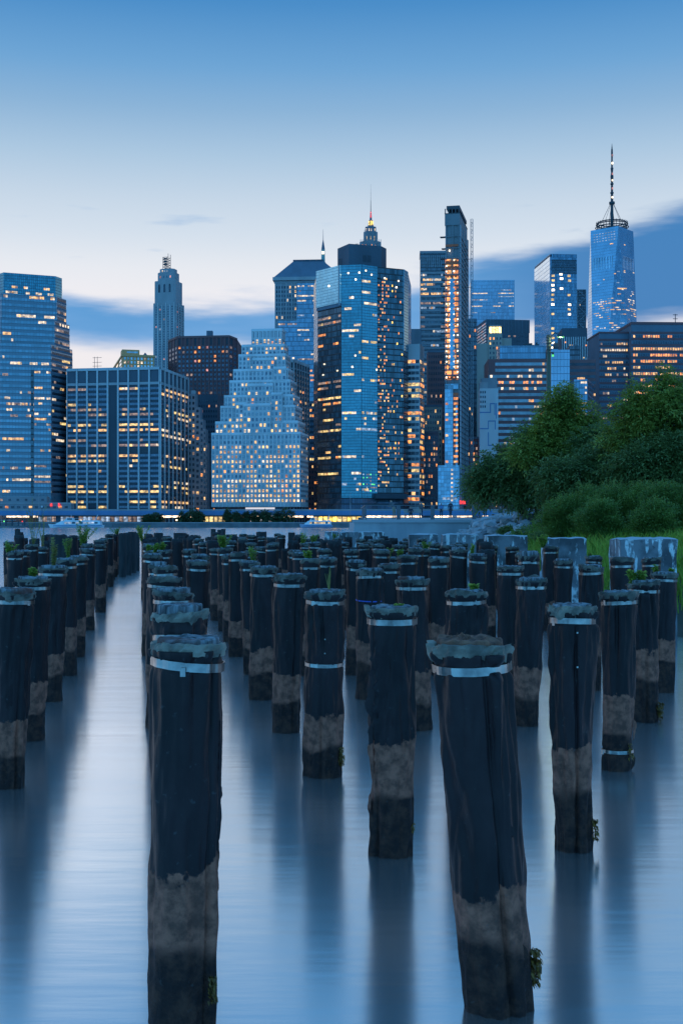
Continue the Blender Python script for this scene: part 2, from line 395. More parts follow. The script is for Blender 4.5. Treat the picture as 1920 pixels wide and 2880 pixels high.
# ================================================================== the skyline
# --- stepped glass tower at the left edge
a = poly_bld('glass_tower', 'stepped blue glass tower with chamfered corners at the left edge of the photo', [(-40, 655), (11, 640), (157, 650), (175, 656), (176, 700)])
def za(py, Y=641): return PZ(py, Y) - GZ
tiers = [([(-40, 655), (11, 640), (157, 650), (175, 656), (176, 700), (-40, 700)], 767, 838),
         ([(-45, 652), (5, 638.5), (160, 648), (187, 658), (188, 702), (-45, 702)], 827, 905),
         ([(-50, 650), (3, 637), (154, 645), (196, 660), (197, 704), (-50, 704)], 898, 975),
         ([(-60, 648), (2, 635.5), (144, 642), (204, 662), (205, 706), (-60, 706)], 968, 1470)]
ox, oy = a.root.location.x, a.root.location.y
for i, (vt, yt, yb) in enumerate(tiers):
    P = [(PX(x, Y) - ox, Y - oy) for x, Y in vt]
    z1 = za(yt); z0 = max(0, za(yb)); 
    if i == 0: a.mass('upper_tower', 'gl_teal', P, z0, z1)
    else: a.mass('tower_tier', 'gl_banded', P, z0, z1)
    fs = [Face(P[k], P[k + 1]) for k in range(3)]
    zt_, zb_ = za(yt), za(tiers[i + 1][1]) if i < 3 else za(1392)
    nr = max(1, int(round((zt_ - zb_) / 3.05)))
    if i == 0: nr = 2; zb_ = za(830); zt_ = za(800)
    pk = office(50 + i, .5 if i else .6, .55, .07, ('w_wht', 'w_warm', 'w_dim', 'w_wht'), None, 4)
    a.grid(fs[1], 1, fs[1].L - 1, zb_, zt_, 24, nr, .92, .42, pk, zoff=-.1)
    if i:
        L = fs[2].L
        for r in range(nr):
            zc = zt_ - (r + .45) * (zt_ - zb_) / nr
            a.on('spandrel', 'st_slate', fs[2], 0, L, zc - 1.5, zc - .62, .16)
        a.grid(fs[2], 1, L - .5, zb_, zt_, 10, nr, .9, .42, office(80 + i, .4, .5, .06, WARM, 'w_black', 2), zoff=-.08)
f3 = Face(*[((PX(x, Y) - ox), Y - oy) for x, Y in ((2, 635.5), (144, 642))])
A_REC = (f3, f3.L * .60, f3.L * .655, za(1395), za(1042)); A_BAY = (f3, f3.L * .66, f3.L, za(1395), za(1036))
skin(a, A_REC[0], 'gl_black', *A_REC[1:], .2, 'notch_shade'); skin(a, A_BAY[0], 'gl_banded', *A_BAY[1:], .6, 'corner_bay')  # flat dark strip paints the notch's shade; nothing is cut in
a.grid(f3, f3.L * .67, f3.L * .99, za(1392), za(1040), 8, 24, .92, .4, office(57, .5, .6, .05, ('w_wht', 'w_warm', 'w_dim'), None, 4), off=.64)
a.done()
# its masonry podium
b_ = Bld('podium_building', 'low stone podium with small windows under the left glass tower', -60, 136, 196, 627, 4, 'R', 6)
b_.D = 6; b_.W = b_.W
b_.mass('wall', 'st_grey', [(0, 0), (b_.W + 12, 0), (b_.W + 12, 6), (0, 6)], 0, b_.z(1415)); b_.mass('upper_wall', 'st_grey', [(0, 1), (b_.W - 1, 1), (b_.W - 1, 6), (0, 6)], b_.z(1415), b_.z(1396))
b_.on('cornice', 'st_mid', b_.F, -.2, b_.W + 12.2, b_.z(1417), b_.z(1413.5), .25)
fu = Face((0, 1), (b_.W, 1)); b_.grid(fu, 1, b_.W - 1, b_.z(1411), b_.z(1400), 8, 1, .3, .55, scatter(2, .15, ('w_dim',), 'w_black'))
fl = Face((0, 0), (b_.W + 12, 0)); b_.grid(fl, 1, b_.W + 11, b_.z(1432), b_.z(1420), 15, 1, .55, .5, scatter(3, .35, ('w_org', 'w_warm'), 'w_black'))
for x in (146, 169):
    o = piece('red_lamp', 'w_red', b_.root, (PX(x, 627) - b_.root.location.x, -.4, b_.z(1420)), (1, .5, 1.6))
b_.done()
# --- dark slab with pale pilasters (nine bays, one blank)
b1 = Bld('pilaster_slab', 'wide dark office slab with pale full-height pilasters and one blank bay', 189, 450, 529, 640, 10)
zt = b1.z(1032); b1.core('st_black', zt)
def pil_face(B, face, n, z1, blank=None, seed=0, lvl=(1433, 1084)):
    L = face.L; w = L / n
    for i in range(n + 1):
        B.on('pilaster', 'st_light', face, max(0, i * w - .42), min(L, i * w + .42), 0, z1, .75)
    za_, zb_ = B.z(lvl[1]), B.z(lvl[0]); nr = 24; ph = (za_ - zb_) / nr
    B.on('roof_band', 'st_light', face, .0, L, z1 - 1.3, z1 + .15, .5); B.on('mechanical_band', 'st_mid', face, 0, L, za_ + .6, za_ + 2.0, .4)
    rnd = random.Random(seed); pk = office(seed, .58, .6, .04, ('w_yel', 'w_warm', 'w_wht', 'w_dim', 'w_yel'), 'w_dark', 3)
    for i in range(n):
        if B.z(1070) < z1: B.on('louvre_panel', 'st_dark', face, i * w + .7, i * w + w - .7, za_ + 2.3, z1 - 1.7, .12)
        if i == blank: continue
        for r in range(nr):
            if r == 12:
                B.on('louvre_panel', 'steel_dark', face, i * w + .6, i * w + w - .6, za_ - (r + 1) * ph + .1, za_ - r * ph - .1, .1); continue
            nw = 3 if w > 4 else 1
            for q in range(nw):
                ww = (w - 1.1) / nw
                B.win(face, i * w + .55 + ww * (q + .5), za_ - (r + .5) * ph, ww * .94, ph * .46, pk(r, i * nw + q), .04)
pil_face(b1, b1.F, 9, zt, 4, 11); pil_face(b1, b1.Rt, 7, zt, None, 13)
mm = MB(); 
for sx0 in (0, 1.6):
    mm.tube((13 + sx0, 6, zt), (13 + sx0, 6, zt + 7), .12); 
for z in (2, 4, 6.5): mm.tube((12, 6, zt + z), (17, 6, zt + z), .1)
mm.build('antenna', 'steel_dark', b1.root)
b1.done()
# --- mustard penthouse block behind it
b2 = Bld('mustard_building', 'mustard yellow block with dark windows peeking above the pilaster slab', 293, 345, 434, 900, -15, 'L')
zt = b2.z(1002); b2.core('st_mustard', zt)
b2.box('roof_parapet', 'st_mustard', -.6, b2.W + .6, -.6, b2.D, zt, zt + 1.5)
b2.box('penthouse', 'st_mustard', 0, b2.W * .55, 3, 16, zt + 1.5, b2.z(981)); b2.box('penthouse_window', 'w_blue', b2.W * .15, b2.W * .5, 2.85, 3.05, zt + 3, b2.z(986))
b2.mass('tank_roof', 'st_slate', [(b2.W * .66, 4), (b2.W * .82, 4), (b2.W * .82, 10), (b2.W * .66, 10)], zt + 1.5, zt + 4, [(b2.W * .73, 6), (b2.W * .75, 6), (b2.W * .75, 8), (b2.W * .73, 8)])
b2.grid(b2.F, .5, b2.W - .5, b2.z(1045), zt, 9, 4, .5, .62, scatter(5, .12, ('w_wht', 'w_dim'), 'w_blue')); b2.grid(b2.Lf, .5, b2.Lf.L - .5, b2.z(1045), zt, 6, 4, .5, .62, scatter(6, .15, ('w_wht',), 'w_blue'))
b2.done()
# --- slender art deco tower with lattice mast
b3 = Bld('deco_tower', 'slender pale stone art deco tower with lattice mast on its crown', 430, 494, 518, 1100, 16)
W3, D3 = b3.W, b3.D
def cham(x0, x1, y0, y1, c): return [(x0 + c, y0), (x1 - c, y0), (x1, y0 + c), (x1, y1 - c), (x1 - c, y1), (x0 + c, y1), (x0, y1 - c), (x0, y0 + c)]
b3.mass('shaft', 'st_mid', cham(0, W3, 0, D3, 1.2), 0, b3.z(850)); b3.mass('upper_shaft', 'st_mid', cham(.8, W3 - .8, .8, D3 - .8, 1.6), b3.z(850), b3.z(787))
b3.mass('crown', 'st_mid', cham(2.6, W3 - 2.6, 2.6, D3 - 2.6, 2.5), b3.z(787), b3.z(762)); b3.mass('crown_top', 'st_mid', cham(4, W3 - 4, 4, D3 - 4, 2.5), b3.z(762), b3.z(751))
for face, n in ((b3.F, 5), (b3.Rt, 3)):
    w = (face.L - 2.6) / n
    for i in range(n + 1): b3.on('pier', 'st_light', face, 1.3 + i * w - .55, 1.3 + i * w + .55, 0, b3.z(856) + (i % 2) * 2, .5)
    b3.grid(face, 1.3, 1.3 + n * w, b3.z(1040), b3.z(858), n, 26, .32, .52, scatter(n, .05, ('w_dim', 'w_pink', 'w_pale'), 'w_dark'))
fU = Face((.8, .8), (W3 - .8, .8))
for i in range(3):
    cx = W3 * (.27 + .23 * i) - .8
    b3.on('arched_window', 'w_black', fU, cx - .95, cx + .95, b3.z(820), b3.z(800), .06); m_ = MB()
    for k in range(7):
        a0, a1 = PI * k / 7, PI * (k + 1) / 7; q = lambda A: fU.at(cx + .95 * math.cos(A), .06, b3.z(800) + 1.2 * math.sin(A))
        m_.face([fU.at(cx, .06, b3.z(800)), q(a0), q(a1)])
    m_.build('window_arch', 'w_black', b3.root)
fC = Face((2.6, 2.6), (W3 - 2.6, 2.6)); b3.grid(fC, 2, fC.L - 2, b3.z(780), b3.z(770), 4, 1, .35, .6, scatter(4, .4, ('w_pink', 'w_dim'), 'w_dark'))
fT = Face((4, 4), (W3 - 4, 4)); b3.grid(fT, 2.6, fT.L - 2.6, b3.z(761), b3.z(754), 4, 1, .45, .7, scatter(8, .5, ('w_pale', 'w_wht'), 'w_dark'))
mm = MB(); zc = b3.z(751); hx = 2.6; zz = b3.z(716) - zc; cx, cy = W3 * .42, D3 / 2
for sxx in (-1, 1):
    for syy in (-1, 1): mm.tube((cx + sxx * hx, cy + syy * hx, zc), (cx + sxx * hx, cy + syy * hx, zc + zz + (3 if sxx > 0 else 0)), .22, n=5)
for k in range(5):
    za_, zb_ = zc + zz * k / 5, zc + zz * (k + 1) / 5
    for syy in (-1, 1):
        mm.tube((cx - hx, cy + syy * hx, za_), (cx + hx, cy + syy * hx, zb_), .16, n=4); mm.tube((cx + hx, cy + syy * hx, za_), (cx - hx, cy + syy * hx, zb_), .16, n=4); mm.tube((cx - hx, cy + syy * hx, zb_), (cx + hx, cy + syy * hx, zb_), .18, n=4)
mm.build('lattice_mast', 'steel_dark', b3.root)
for k in (1, 2, 3): piece('antenna_dish', 'steel_dark', b3.root, (cx - .3, cy - 2.4, zc + zz * (.2 + .22 * k)), (3.2, .6, 1.5))
b3.done()
# --- dark brown octagonal tower with glowing roof terrace
b4 = poly_bld('brown_tower', 'dark brown chamfered tower with warm lights along its roof terrace', [(475, 925), (500, 905), (644, 900), (666, 915)])
zt = PZ(946, 903) - GZ; P4 = b4.P + [(b4.P[-1][0] + 1, 60), (b4.P[0][0] - 1, 60)]
b4.mass('wall', 'st_brown', P4, 0, zt)
b4.z = lambda py: PZ(py, 903) - GZ
for face, n in zip(b4.faces, (3, 13, 2)):
    w = face.L / n
    for i in range(n + 1): b4.on('pier', 'st_redbrown', face, i * w - .5, i * w + .5, 0, zt - .5, .4)
    b4.on('parapet', 'st_redbrown', face, 0, face.L, zt - 1.2, zt + .4, .5)
    b4.grid(face, 0, face.L, b4.z(1150), zt - 6.5, n, 14, .5, .5, scatter(n + 30, .1, ('w_dim', 'w_pink', 'w_org'), 'w_dark'))
    for i in range(0, n, 2): b4.on('tall_louvre', 'st_black', face, i * w + .8, i * w + w - .8, zt - 6.3, zt - 1.6, .08)
x0 = b4.faces[1].p.x
b4.box('roof_house', 'st_mid', x0 + 8, x0 + 30, 8, 30, zt, b4.z(930)); b4.box('roof_tank', 'st_slate', x0 + 18.5, x0 + 23, 5, 10, zt, b4.z(914))
b4.box('roof_canopy', 'st_beige', x0 + 7, x0 + 31, 6.5, 31, b4.z(930), b4.z(928))
for i in range(12): b4.box('terrace_lamp', 'w_gold' if i % 3 else 'w_org', x0 + 8.2 + i * 1.9, x0 + 9.3 + i * 1.9, 7.7, 7.9, b4.z(936 - (i % 2) * 2), b4.z(933 - (i % 2) * 2))
b4.done()
# --- stepped small apartment block + dark block behind
b5 = Bld('stepped_apartment', 'narrow grey stepped apartment block between the slab and the white ziggurat', 529, 583, 590, 690, 5)
steps = [(0, .38, 1107), (.38, .62, 1145), (.62, .80, 1180), (.80, .93, 1207), (.93, 1.0, 1245)]
pk5 = scatter(19, .2, ('w_org', 'w_warm', 'w_dim'), 'w_black')
for (u0, u1, yt) in steps:
    b5.mass('step_block', 'st_mid', [(u0 * b5.W, 0), (u1 * b5.W - .002, 0), (u1 * b5.W - .002, b5.D), (u0 * b5.W, b5.D)], 0, b5.z(yt))
    nr = int((1433 - yt) / 15); nc = max(1, int(round((u1 - u0) * 5)))
    fx = Face((u0 * b5.W, 0), (u1 * b5.W, 0)); b5.grid(fx, 0, fx.L, b5.z(1440), b5.z(yt + 3), nc, nr, .52, .5, (lambda r, c: pk5(r, c)))
b5.box('water_tank', 'st_light', 1, 3.4, 3, 6, b5.z(1107), b5.z(1096)); b5.done()
b5b = Bld('dark_block', 'plain dark block behind the stepped apartment and left of the ziggurat', 558, 612, 625, 760, 6)
b5b.core('st_dark', b5b.z(1109)); b5b.grid(b5b.F, 0, b5b.W, b5b.z(1440), b5b.z(1120), 8, 22, .5, .45, scatter(23, .06, ('w_org', 'w_dim'), 'w_black')); b5b.done()
# --- white ziggurat
b6 = Bld('ziggurat_tower', 'pale stone ziggurat office tower with small square lit windows', 595, 844, 867, 630, 9)
W6, D6 = b6.W, b6.D; px2m = W6 / (745 - 135.0)
T6 = [(135, 745, 2120, 1610), (158, 725, 1612, 1530), (190, 703, 1532, 1420), (212, 688, 1422, 1345), (245, 665, 1347, 1240), (268, 648, 1242, 1160), (302, 628, 1162, 1055), (320, 615, 1057, 985), (385, 596, 987, 875)]
y2 = lambda v: 560 + v * .4082
pitch = 10.75 * px2m / .4082 * .4082
def zig_pick(seed, base):
    rnd = random.Random(seed); st = {}
    def pick(r, c):
        if r not in st: st[r] = max(0.02, base(r) * rnd.uniform(.4, 1.4))
        if rnd.random() < st[r]: return rnd.choice(('w_warm', 'w_wht', 'w_yel', 'w_warm', 'w_wht') if rnd.random() < .9 else ('w_org', 'w_dim'))
        return 'w_mid' if rnd.random() < .75 else 'w_dark'
    return pick
for k, (u0, u1, v0, v1) in enumerate(T6):
    x0, x1 = (u0 - 135) * px2m, (u1 - 135) * px2m; yin = k * 1.1
    za_, zb_ = (max(0, b6.z(y2(v0))), b6.z(y2(v1)))
    yb = D6 - k * .6
    b6.mass('setback_tier', 'st_light', [(x0, yin), (x1, yin), (x1, yb), (x0, yb)], za_ if k == 0 else za_ - .8, zb_)
    fx = Face((x0, yin), (x1, yin)); fr = Face((x1, yin), (x1, yb))
    b6.on('parapet', 'st_white', fx, 0, fx.L, zb_ - .75, zb_ + .5, .35); b6.on('parapet', 'st_white', fr, .15, fr.L, zb_ - .75, zb_ + .45, .3)
    nc = int(round(fx.L / (26.5 * px2m))); nr = max(1, int(round((v0 - v1) / 37.5)))
    if k == 8: nr = 3
    w = fx.L / nc
    for i in range(nc + 1): b6.on('pier', 'st_white', fx, max(0, i * w - .28), min(fx.L, i * w + .28), za_, zb_ - .55, .22)
    lo = .75 if k == 0 else .3
    bs = (lambda r: min(.98, .22 + .065 * r) if r > 0 else .2) if k == 0 else (lambda r, k=k: [.3, .45, .2, .15, .1, .1, .1, .5, .8][k])
    ztop = zb_ - .8 if k < 8 else b6.z(y2(940)); 
    b6.grid(fx, 0, fx.L, b6.z(y2(v0)) + (.2 if k else 2), ztop, nc, nr, .48, .56, zig_pick(100 + k, bs))
    ncr = max(1, int(fr.L / 3)); b6.grid(fr, .5, fr.L - .5, b6.z(y2(v0)) + (.2 if k else 2), ztop, ncr, nr, .4, .5, scatter(120 + k, .12, ('w_warm', 'w_dim'), 'w_dark'))
# projecting centre bays
for (u0, u1, v0, v1, yo) in ((355, 545, 1612, 1410, -.55), (375, 552, 1347, 1268, 2.6), (400, 555, 1162, 1085, 5.2), (300, 380, 1532, 1400, .4), (545, 620, 1532, 1335, .4), (550, 640, 1242, 1150, 3.8)):
    x0, x1 = (u0 - 135) * px2m, (u1 - 135) * px2m; za_, zb_ = b6.z(y2(v0)), b6.z(y2(v1))
    b6.mass('centre_bay', 'st_light', [(x0, yo), (x1, yo), (x1, yo + 6), (x0, yo + 6)], za_, zb_)
    fx = Face((x0, yo), (x1, yo)); nc = max(1, int(round(fx.L / (26.5 * px2m)))); nr = max(1, int(round((v0 - v1) / 37.5)))
    b6.on('parapet', 'st_white', fx, 0, fx.L, zb_ - .75, zb_ + .5, .35)
    b6.grid(fx, 0, fx.L, za_, zb_ - .7, nc, nr, .5, .56, zig_pick(int(u0), lambda r: .35))
x0, x1 = (390 - 135) * px2m, (590 - 135) * px2m
b6.mass('roof_house', 'st_grey', [(x0 + 1, 10.5), (x1 - 1, 10.5), (x1 - 1, D6 - 8), (x0 + 1, D6 - 8)], b6.z(y2(876)), b6.z(y2(868)))
fx = Face(((385 - 135) * px2m, 8.8), ((596 - 135) * px2m, 8.8))
for i in range(7): b6.on('crown_panel', 'st_grey', fx, 1 + i * 2.1, 2.4 + i * 2.1, b6.z(y2(928)), b6.z(y2(890)), .06)
b6.done()
# --- dark striped block to its right
b7 = Bld('striped_block', 'dark block with thin pale vertical stripes behind the ziggurat', 800, 826, 869, 735, 18)
zt = b7.z(1012); b7.core('st_black', zt)
for face, n in ((b7.F, 3), (b7.Rt, 6)):
    w = face.L / n
    for i in range(n + 1): b7.on('pilaster', 'st_light', face, max(0, i * w - .35), min(face.L, i * w + .35), 0, zt, .5)
    b7.on('roof_band', 'st_light', face, 0, face.L, zt - 1.5, zt + .2, .35); b7.on('roof_band', 'st_mid', face, 0, face.L, zt - 5.5, zt - 4.7, .3)
    b7.grid(face, 0, face.L, b7.z(1425), zt - 7, n, 26, .6, .45, scatter(41, .07, ('w_dim', 'w_org', 'w_warm'), 'w_black'))
b7.done()
b7b = Bld('lit_back_block', 'sliver of dark office block with many warm lit rows left of the teal octagon', 864, 896, 900, 800, 2, 'R')
b7b.D = 25; b7b.core('st_slate', b7b.z(1128)); b7b.grid(b7b.F, 0, b7b.W, b7b.z(1330), b7b.z(1131), 5, 13, .8, .45, office(3, .7, .75, .1, ORG, 'w_black', 2)); b7b.grid(b7b.F, 0, b7b.W, b7b.z(1440), b7b.z(1335), 5, 7, .5, .5, scatter(8, .12, ORG, 'w_black')); b7b.done()
b7c = Bld('brown_low_block', 'low brown block wedged between ziggurat and teal octagon', 860, 890, 899, 672, 6, 'R'); b7c.D = 20
b7c.core('st_brown', b7c.z(1300)); b7c.grid(b7c.F, 0, b7c.W, b7c.z(1440), b7c.z(1305), 4, 9, .5, .45, scatter(9, .15, ORG, 'w_black')); b7c.done()
# --- tower with hipped slate roof
b8 = Bld('hipped_tower', 'tall blue glass and stone tower with dark hipped roof', 773, 960, 960, 950, 4, 'R', 45)
zt = b8.z(782); W8 = b8.W; b8.core('gl_blue', zt)
b8.mass('roof', 'st_slate', [(-.8, -.8), (W8 + .8, -.8), (W8 + .8, 45.8), (-.8, 45.8)], zt + 1.2, b8.z(722), [(W8 * .25, 14), (W8 * .70, 14), (W8 * .70, 32), (W8 * .25, 32)])
b8.box('roof_ridge_cap', 'st_dark', W8 * .245, W8 * .705, 13.6, 32.4, b8.z(722), b8.z(718)); b8.box('eave', 'st_mid', -1.6, W8 + 1.6, -1.6, 46, zt - 1.4, zt + 1.2); b8.box('frieze', 'st_grey', -.5, W8 + .5, -.5, 45.5, zt - 3.4, zt - 1.8)
f8 = b8.F; xa = W8 * .33
b8.on('stone_corner', 'st_grey', f8, 0, xa, b8.z(900), zt - 3.4, .3)
for i in range(4): b8.on('corner_pier', 'st_mid', f8, i * xa / 4, i * xa / 4 + .9, b8.z(900), zt - 3.4, .55)
b8.grid(f8, .5, xa, b8.z(897), zt - 5, 8, 8, .55, .6, scatter(44, .12, ('w_warm', 'w_wht'), 'w_black'), off=.3)
b8.on('stone_pier', 'st_grey', f8, 0, 2.2, 0, b8.z(900), .25)
b8.grid(f8, xa + .5, W8 * .62, b8.z(1030), zt - 4, 11, 17, .9, .3, office(45, .55, .6, .06, ('w_wht', 'w_dim', 'w_pale'), None, 4)); b8.grid(f8, 2.6, xa, b8.z(1030), b8.z(902), 8, 8, .9, .3, office(46, .5, .45, .04, ('w_wht', 'w_dim', 'w_pale'), None, 3))
b8.grid(f8, W8 * .3, W8 * .65, b8.z(1330), b8.z(1035), 12, 22, .8, .35, office(47, .5, .45, .04, ORG, None, 3))
b8.done()
# --- green-topped spire peeking behind it
b8b = empty('thin_spire', (PX(908.5, 1250), 1250, GZ), 0, 'thin pale spire with a light peeking over the hipped roof', 'spire')
zs = lambda py: PZ(py, 1250) - GZ
m = MB(); n8 = lambda r, k=8: [(r * math.cos(2 * PI * i / k + .4), r * math.sin(2 * PI * i / k + .4)) for i in range(k)]
m.prism(n8(14), 0, zs(790), n8(12)); m.prism(n8(11), zs(790), zs(738), n8(2.6)); m.build('pyramid_roof', 'st_copper', b8b)
m = MB(); m.prism(n8(2.2), zs(740), zs(702), n8(1.8)); m.build('lantern', 'st_copper', b8b)
m = MB(); m.prism(n8(2.0), zs(702), zs(675), n8(.35)); m.prism(n8(.3), zs(675), zs(645), n8(.1)); m.build('needle', 'st_slate', b8b)
piece('lantern_light', 'w_lamp', b8b, (0, -2.1, zs(712)), (2.6, .6, 2.6))
# --- teal octagon
b9 = poly_bld('teal_octagon', 'teal glass octagonal tower with pale upper left facet and dark right facet', [(893, 658), (960, 642), (1016, 640), (1060, 645.5), (1134, 652), (1146, 659)])
Z9 = [764, 746, 744, 751, 758, 764]; vb = [(893, 658), (960, 642), (1016, 640), (1060, 645.5), (1134, 652), (1146, 659)]
ht = [PZ(y, Y) - GZ for y, (x, Y) in zip(Z9, vb)]; zt = sum(ht) / 6; z9 = lambda py: PZ(py, 643) - GZ
P9 = b9.P; back = [(P9[5][0] + 4, 40), (P9[0][0] - 3, 40)]
b9.mass('tower_core', 'gl_black', P9 + back, 0, zt)  # dark core glass also stands in for buildings mirrored in lower left facet
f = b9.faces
skin(b9, f[0], 'gl_teal_skyreflect', 0, f[0].L, z9(853), zt, 1.1, 'upper_facet'); skin(b9, f[1], 'gl_teal', .0, f[1].L, z9(1400), zt, .25); skin(b9, f[2], 'gl_teal', 0, f[2].L, z9(1400), zt, .25)  # upper facet's paler glass colour stands in for reflected sky
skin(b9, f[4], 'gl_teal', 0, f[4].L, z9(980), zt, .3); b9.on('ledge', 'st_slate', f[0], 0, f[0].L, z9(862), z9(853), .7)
b9.on('corner_fin', 'st_grey', f[0], f[0].L - .9, f[0].L - .1, z9(860), zt, 1.4)
pk = office(61, .55, .55, .03, ('w_warm', 'w_yel', 'w_dim', 'w_org'), None, 4)
b9.grid(f[0], .4, f[0].L - .4, z9(1385), z9(880), 9, 33, .92, .4, pk, off=.02)
b9.grid(f[1], .4, f[1].L - .2, z9(1385), z9(770), 8, 40, .94, .42, office(62, .38, .55, .03, ('w_wht', 'w_pale', 'w_wht', 'w_yel'), None, 4), off=.27); b9.grid(f[2], .2, f[2].L - .4, z9(1385), z9(770), 7, 40, .94, .42, office(63, .35, .55, .03, ('w_wht', 'w_pale', 'w_yel'), None, 3), off=.27)
b9.grid(f[3], .4, f[3].L * .46, z9(1370), z9(775), 6, 62, .62, .5, scatter(64, .33, ('w_org', 'w_org', 'w_warm', 'w_yel'), None)); b9.grid(f[3], f[3].L * .48, f[3].L - .4, z9(1370), z9(775), 8, 40, .6, .4, scatter(65, .14, ('w_org', 'w_warm', 'w_gold'), None))  # dense orange column stands in for hoist lights reflected in the dark glass
rnd = random.Random(5)
for r in range(46): b9.on('reflected_landing', 'steel_dark', f[3], .0, 1.4 + rnd.random() * 1.2, z9(780 + r * 12.8), z9(778.6 + r * 12.8), .9)  # ledges stand in for the neighbouring hoist's reflection on this facet
for (fi, u, v) in ((1, .35, 515), (1, .72, 560), (1, .9, 515), (2, .25, 498), (2, .62, 520), (1, .55, 680), (1, .7, 1083), (1, .55, 1160), (0, .3, 1120), (0, .85, 1180), (0, .25, 1195), (3, .28, 535), (3, .8, 545), (3, .72, 590), (2, .95, 1172), (0, .55, 585)):
    yy = 560 + v * .4082; off = 1.25 if (fi == 0 and v < 700) else .35
    piece('ceiling_lamp', 'w_lamp', b9.root, f[fi].at(f[fi].L * u, off, z9(yy)), (.75, .3, .75), f[fi].rot)
b9.on('base_canopy', 'st_black', f[3], -2, f[3].L + 1, z9(1402), z9(1388), 2.4)
m = MB(); Pb = [(P9[0][0] - 2, P9[0][1] - 1), (P9[1][0], P9[1][1] - 8), (P9[2][0], P9[2][1] - 9), (P9[3][0], P9[3][1] - 8), (P9[4][0], P9[4][1] - 6), (P9[5][0] + 2, P9[5][1] - 2)] + back
m.prism(Pb, 0, z9(1400), P9 + back); m.build('flared_base', 'gl_dark', b9.root)
fb = Face(P9[2], P9[3]); b9.grid(f[2], .5, f[2].L - .3, z9(1385), z9(1330), 8, 6, .5, .4, scatter(67, .5, ('w_green', 'w_pale', 'w_dim'), None), off=.29)
m = MB(); q = lambda x, Y: (PX(x, Y) - b9.root.location.x, Y - b9.root.location.y)
m.prism([q(949, 668), q(981, 656), q(1072, 662), q(1086, 668), q(1086, 690), q(949, 690)], zt, PZ(690, 660) - GZ); m.build('roof_house', 'st_dark', b9.root)
m = MB(); m.prism([q(945, 664), q(985, 652), q(1086, 660), q(1092, 668), q(1090, 692), q(945, 692)], zt, zt + 2.4); m.build('roof_parapet', 'st_slate', b9.root)
fh = Face(q(981, 656), q(1072, 662)); fl_ = Face(q(949, 668), q(981, 656))
for k in range(2): b9.on('louvre', 'st_black', fh, fh.L * .42 + k * 2.6, fh.L * .42 + 2.2 + k * 2.6, zt + 5.5, zt + 9, .06); b9.on('louvre', 'st_black', fl_, 1 + k * 2.4, 2.9 + k * 2.4, zt + 4.5, zt + 8.5, .06)
m = MB()
for x in (1000, 1030, 1055): m.tube((*q(x, 660), PZ(690, 660) - GZ), (*q(x, 660), PZ(686, 660) - GZ), .15); m.tube((*q(x, 660), PZ(686, 660) - GZ), (*q(x + 8, 660), PZ(686, 660) - GZ), .12)
m.build('roof_rail', 'steel_dark', b9.root)
b9.done()
# --- art deco spire tower behind the octagon
s10 = empty('spire_tower', (PX(1046, 1050), 1050, GZ), 0, 'art deco tower with tiered crown lit yellow and a tall needle spire', 'building')
zs = lambda py: PZ(py, 1050) - GZ; u2 = lambda u: (PX(540 + u * .4082, 1050) - PX(1046, 1050))
def sq(u0, u1, c=.2):
    x0, x1 = u2(u0), u2(u1); w = x1 - x0; yo = 22 - w / 2; return cham(x0, x1, yo, yo + w, w * c)
m = MB(); m.prism(sq(1130, 1330), 0, zs(686)); m.build('shaft', 'st_grey', s10)
m = MB(); m.prism(sq(1156, 1306), zs(686), zs(668)); m.build('tier', 'st_grey', s10)
m = MB(); m.prism(sq(1184, 1282), zs(668), zs(638)); m.build('tier', 'st_grey', s10)
m = MB(); m.prism(sq(1196, 1271), zs(638), zs(623)); m.build('tier', 'st_slate', s10)
m = MB(); m.prism(sq(1212, 1256), zs(623), zs(602), sq(1222, 1246)); m.build('lantern', 'st_slate', s10)
m = MB(); m.prism(sq(1226, 1243), zs(602), zs(576), sq(1231, 1238)); m.build('lantern_top', 'st_slate', s10)
m = MB(); m.prism(sq(1232, 1237), zs(576), zs(545), sq(1233, 1236)); m.prism(sq(1233.4, 1235.6), zs(545), zs(497), sq(1234.2, 1234.8)); m.build('needle', 'steel_dark', s10)
def s10w(u, v0, v1, w, key, yo): pbox('window', key, s10, u2(u - w / 2), u2(u + w / 2), yo - .15, yo + .1, zs(560 + v1 * .4082), zs(560 + v0 * .4082))
yo = lambda u0, u1: 22 - (u2(u1) - u2(u0)) / 2
for u in (1204, 1232, 1258): s10w(u, 225, 262, 5, 'w_yel', yo(1184, 1282))
for u in (1194 + 9, 1222, 1238, 1262): s10w(u, 168, 186, 5, 'w_wht', yo(1196, 1271))
for u in (1222, 1236, 1248): s10w(u, 112, 142, 7, 'w_gold', yo(1212, 1256) - .4)
s10w(1234, 45, 85, 6, 'w_red', yo(1226, 1243) - .3)
for u in (1175, 1200, 1240, 1262): s10w(u, 288, 302, 6, 'w_org', yo(1156, 1306))
for u in range(1190, 1280, 13): pbox('pier', 'st_mid', s10, u2(u - 1.5), u2(u + 1.5), yo(1184, 1282) - .6, yo(1184, 1282) + .2, zs(668), zs(634))
for u in range(1162, 1304, 14): pbox('pier', 'st_mid', s10, u2(u - 1.8), u2(u + 1.8), yo(1156, 1306) - .6, yo(1156, 1306) + .2, zs(690), zs(664))
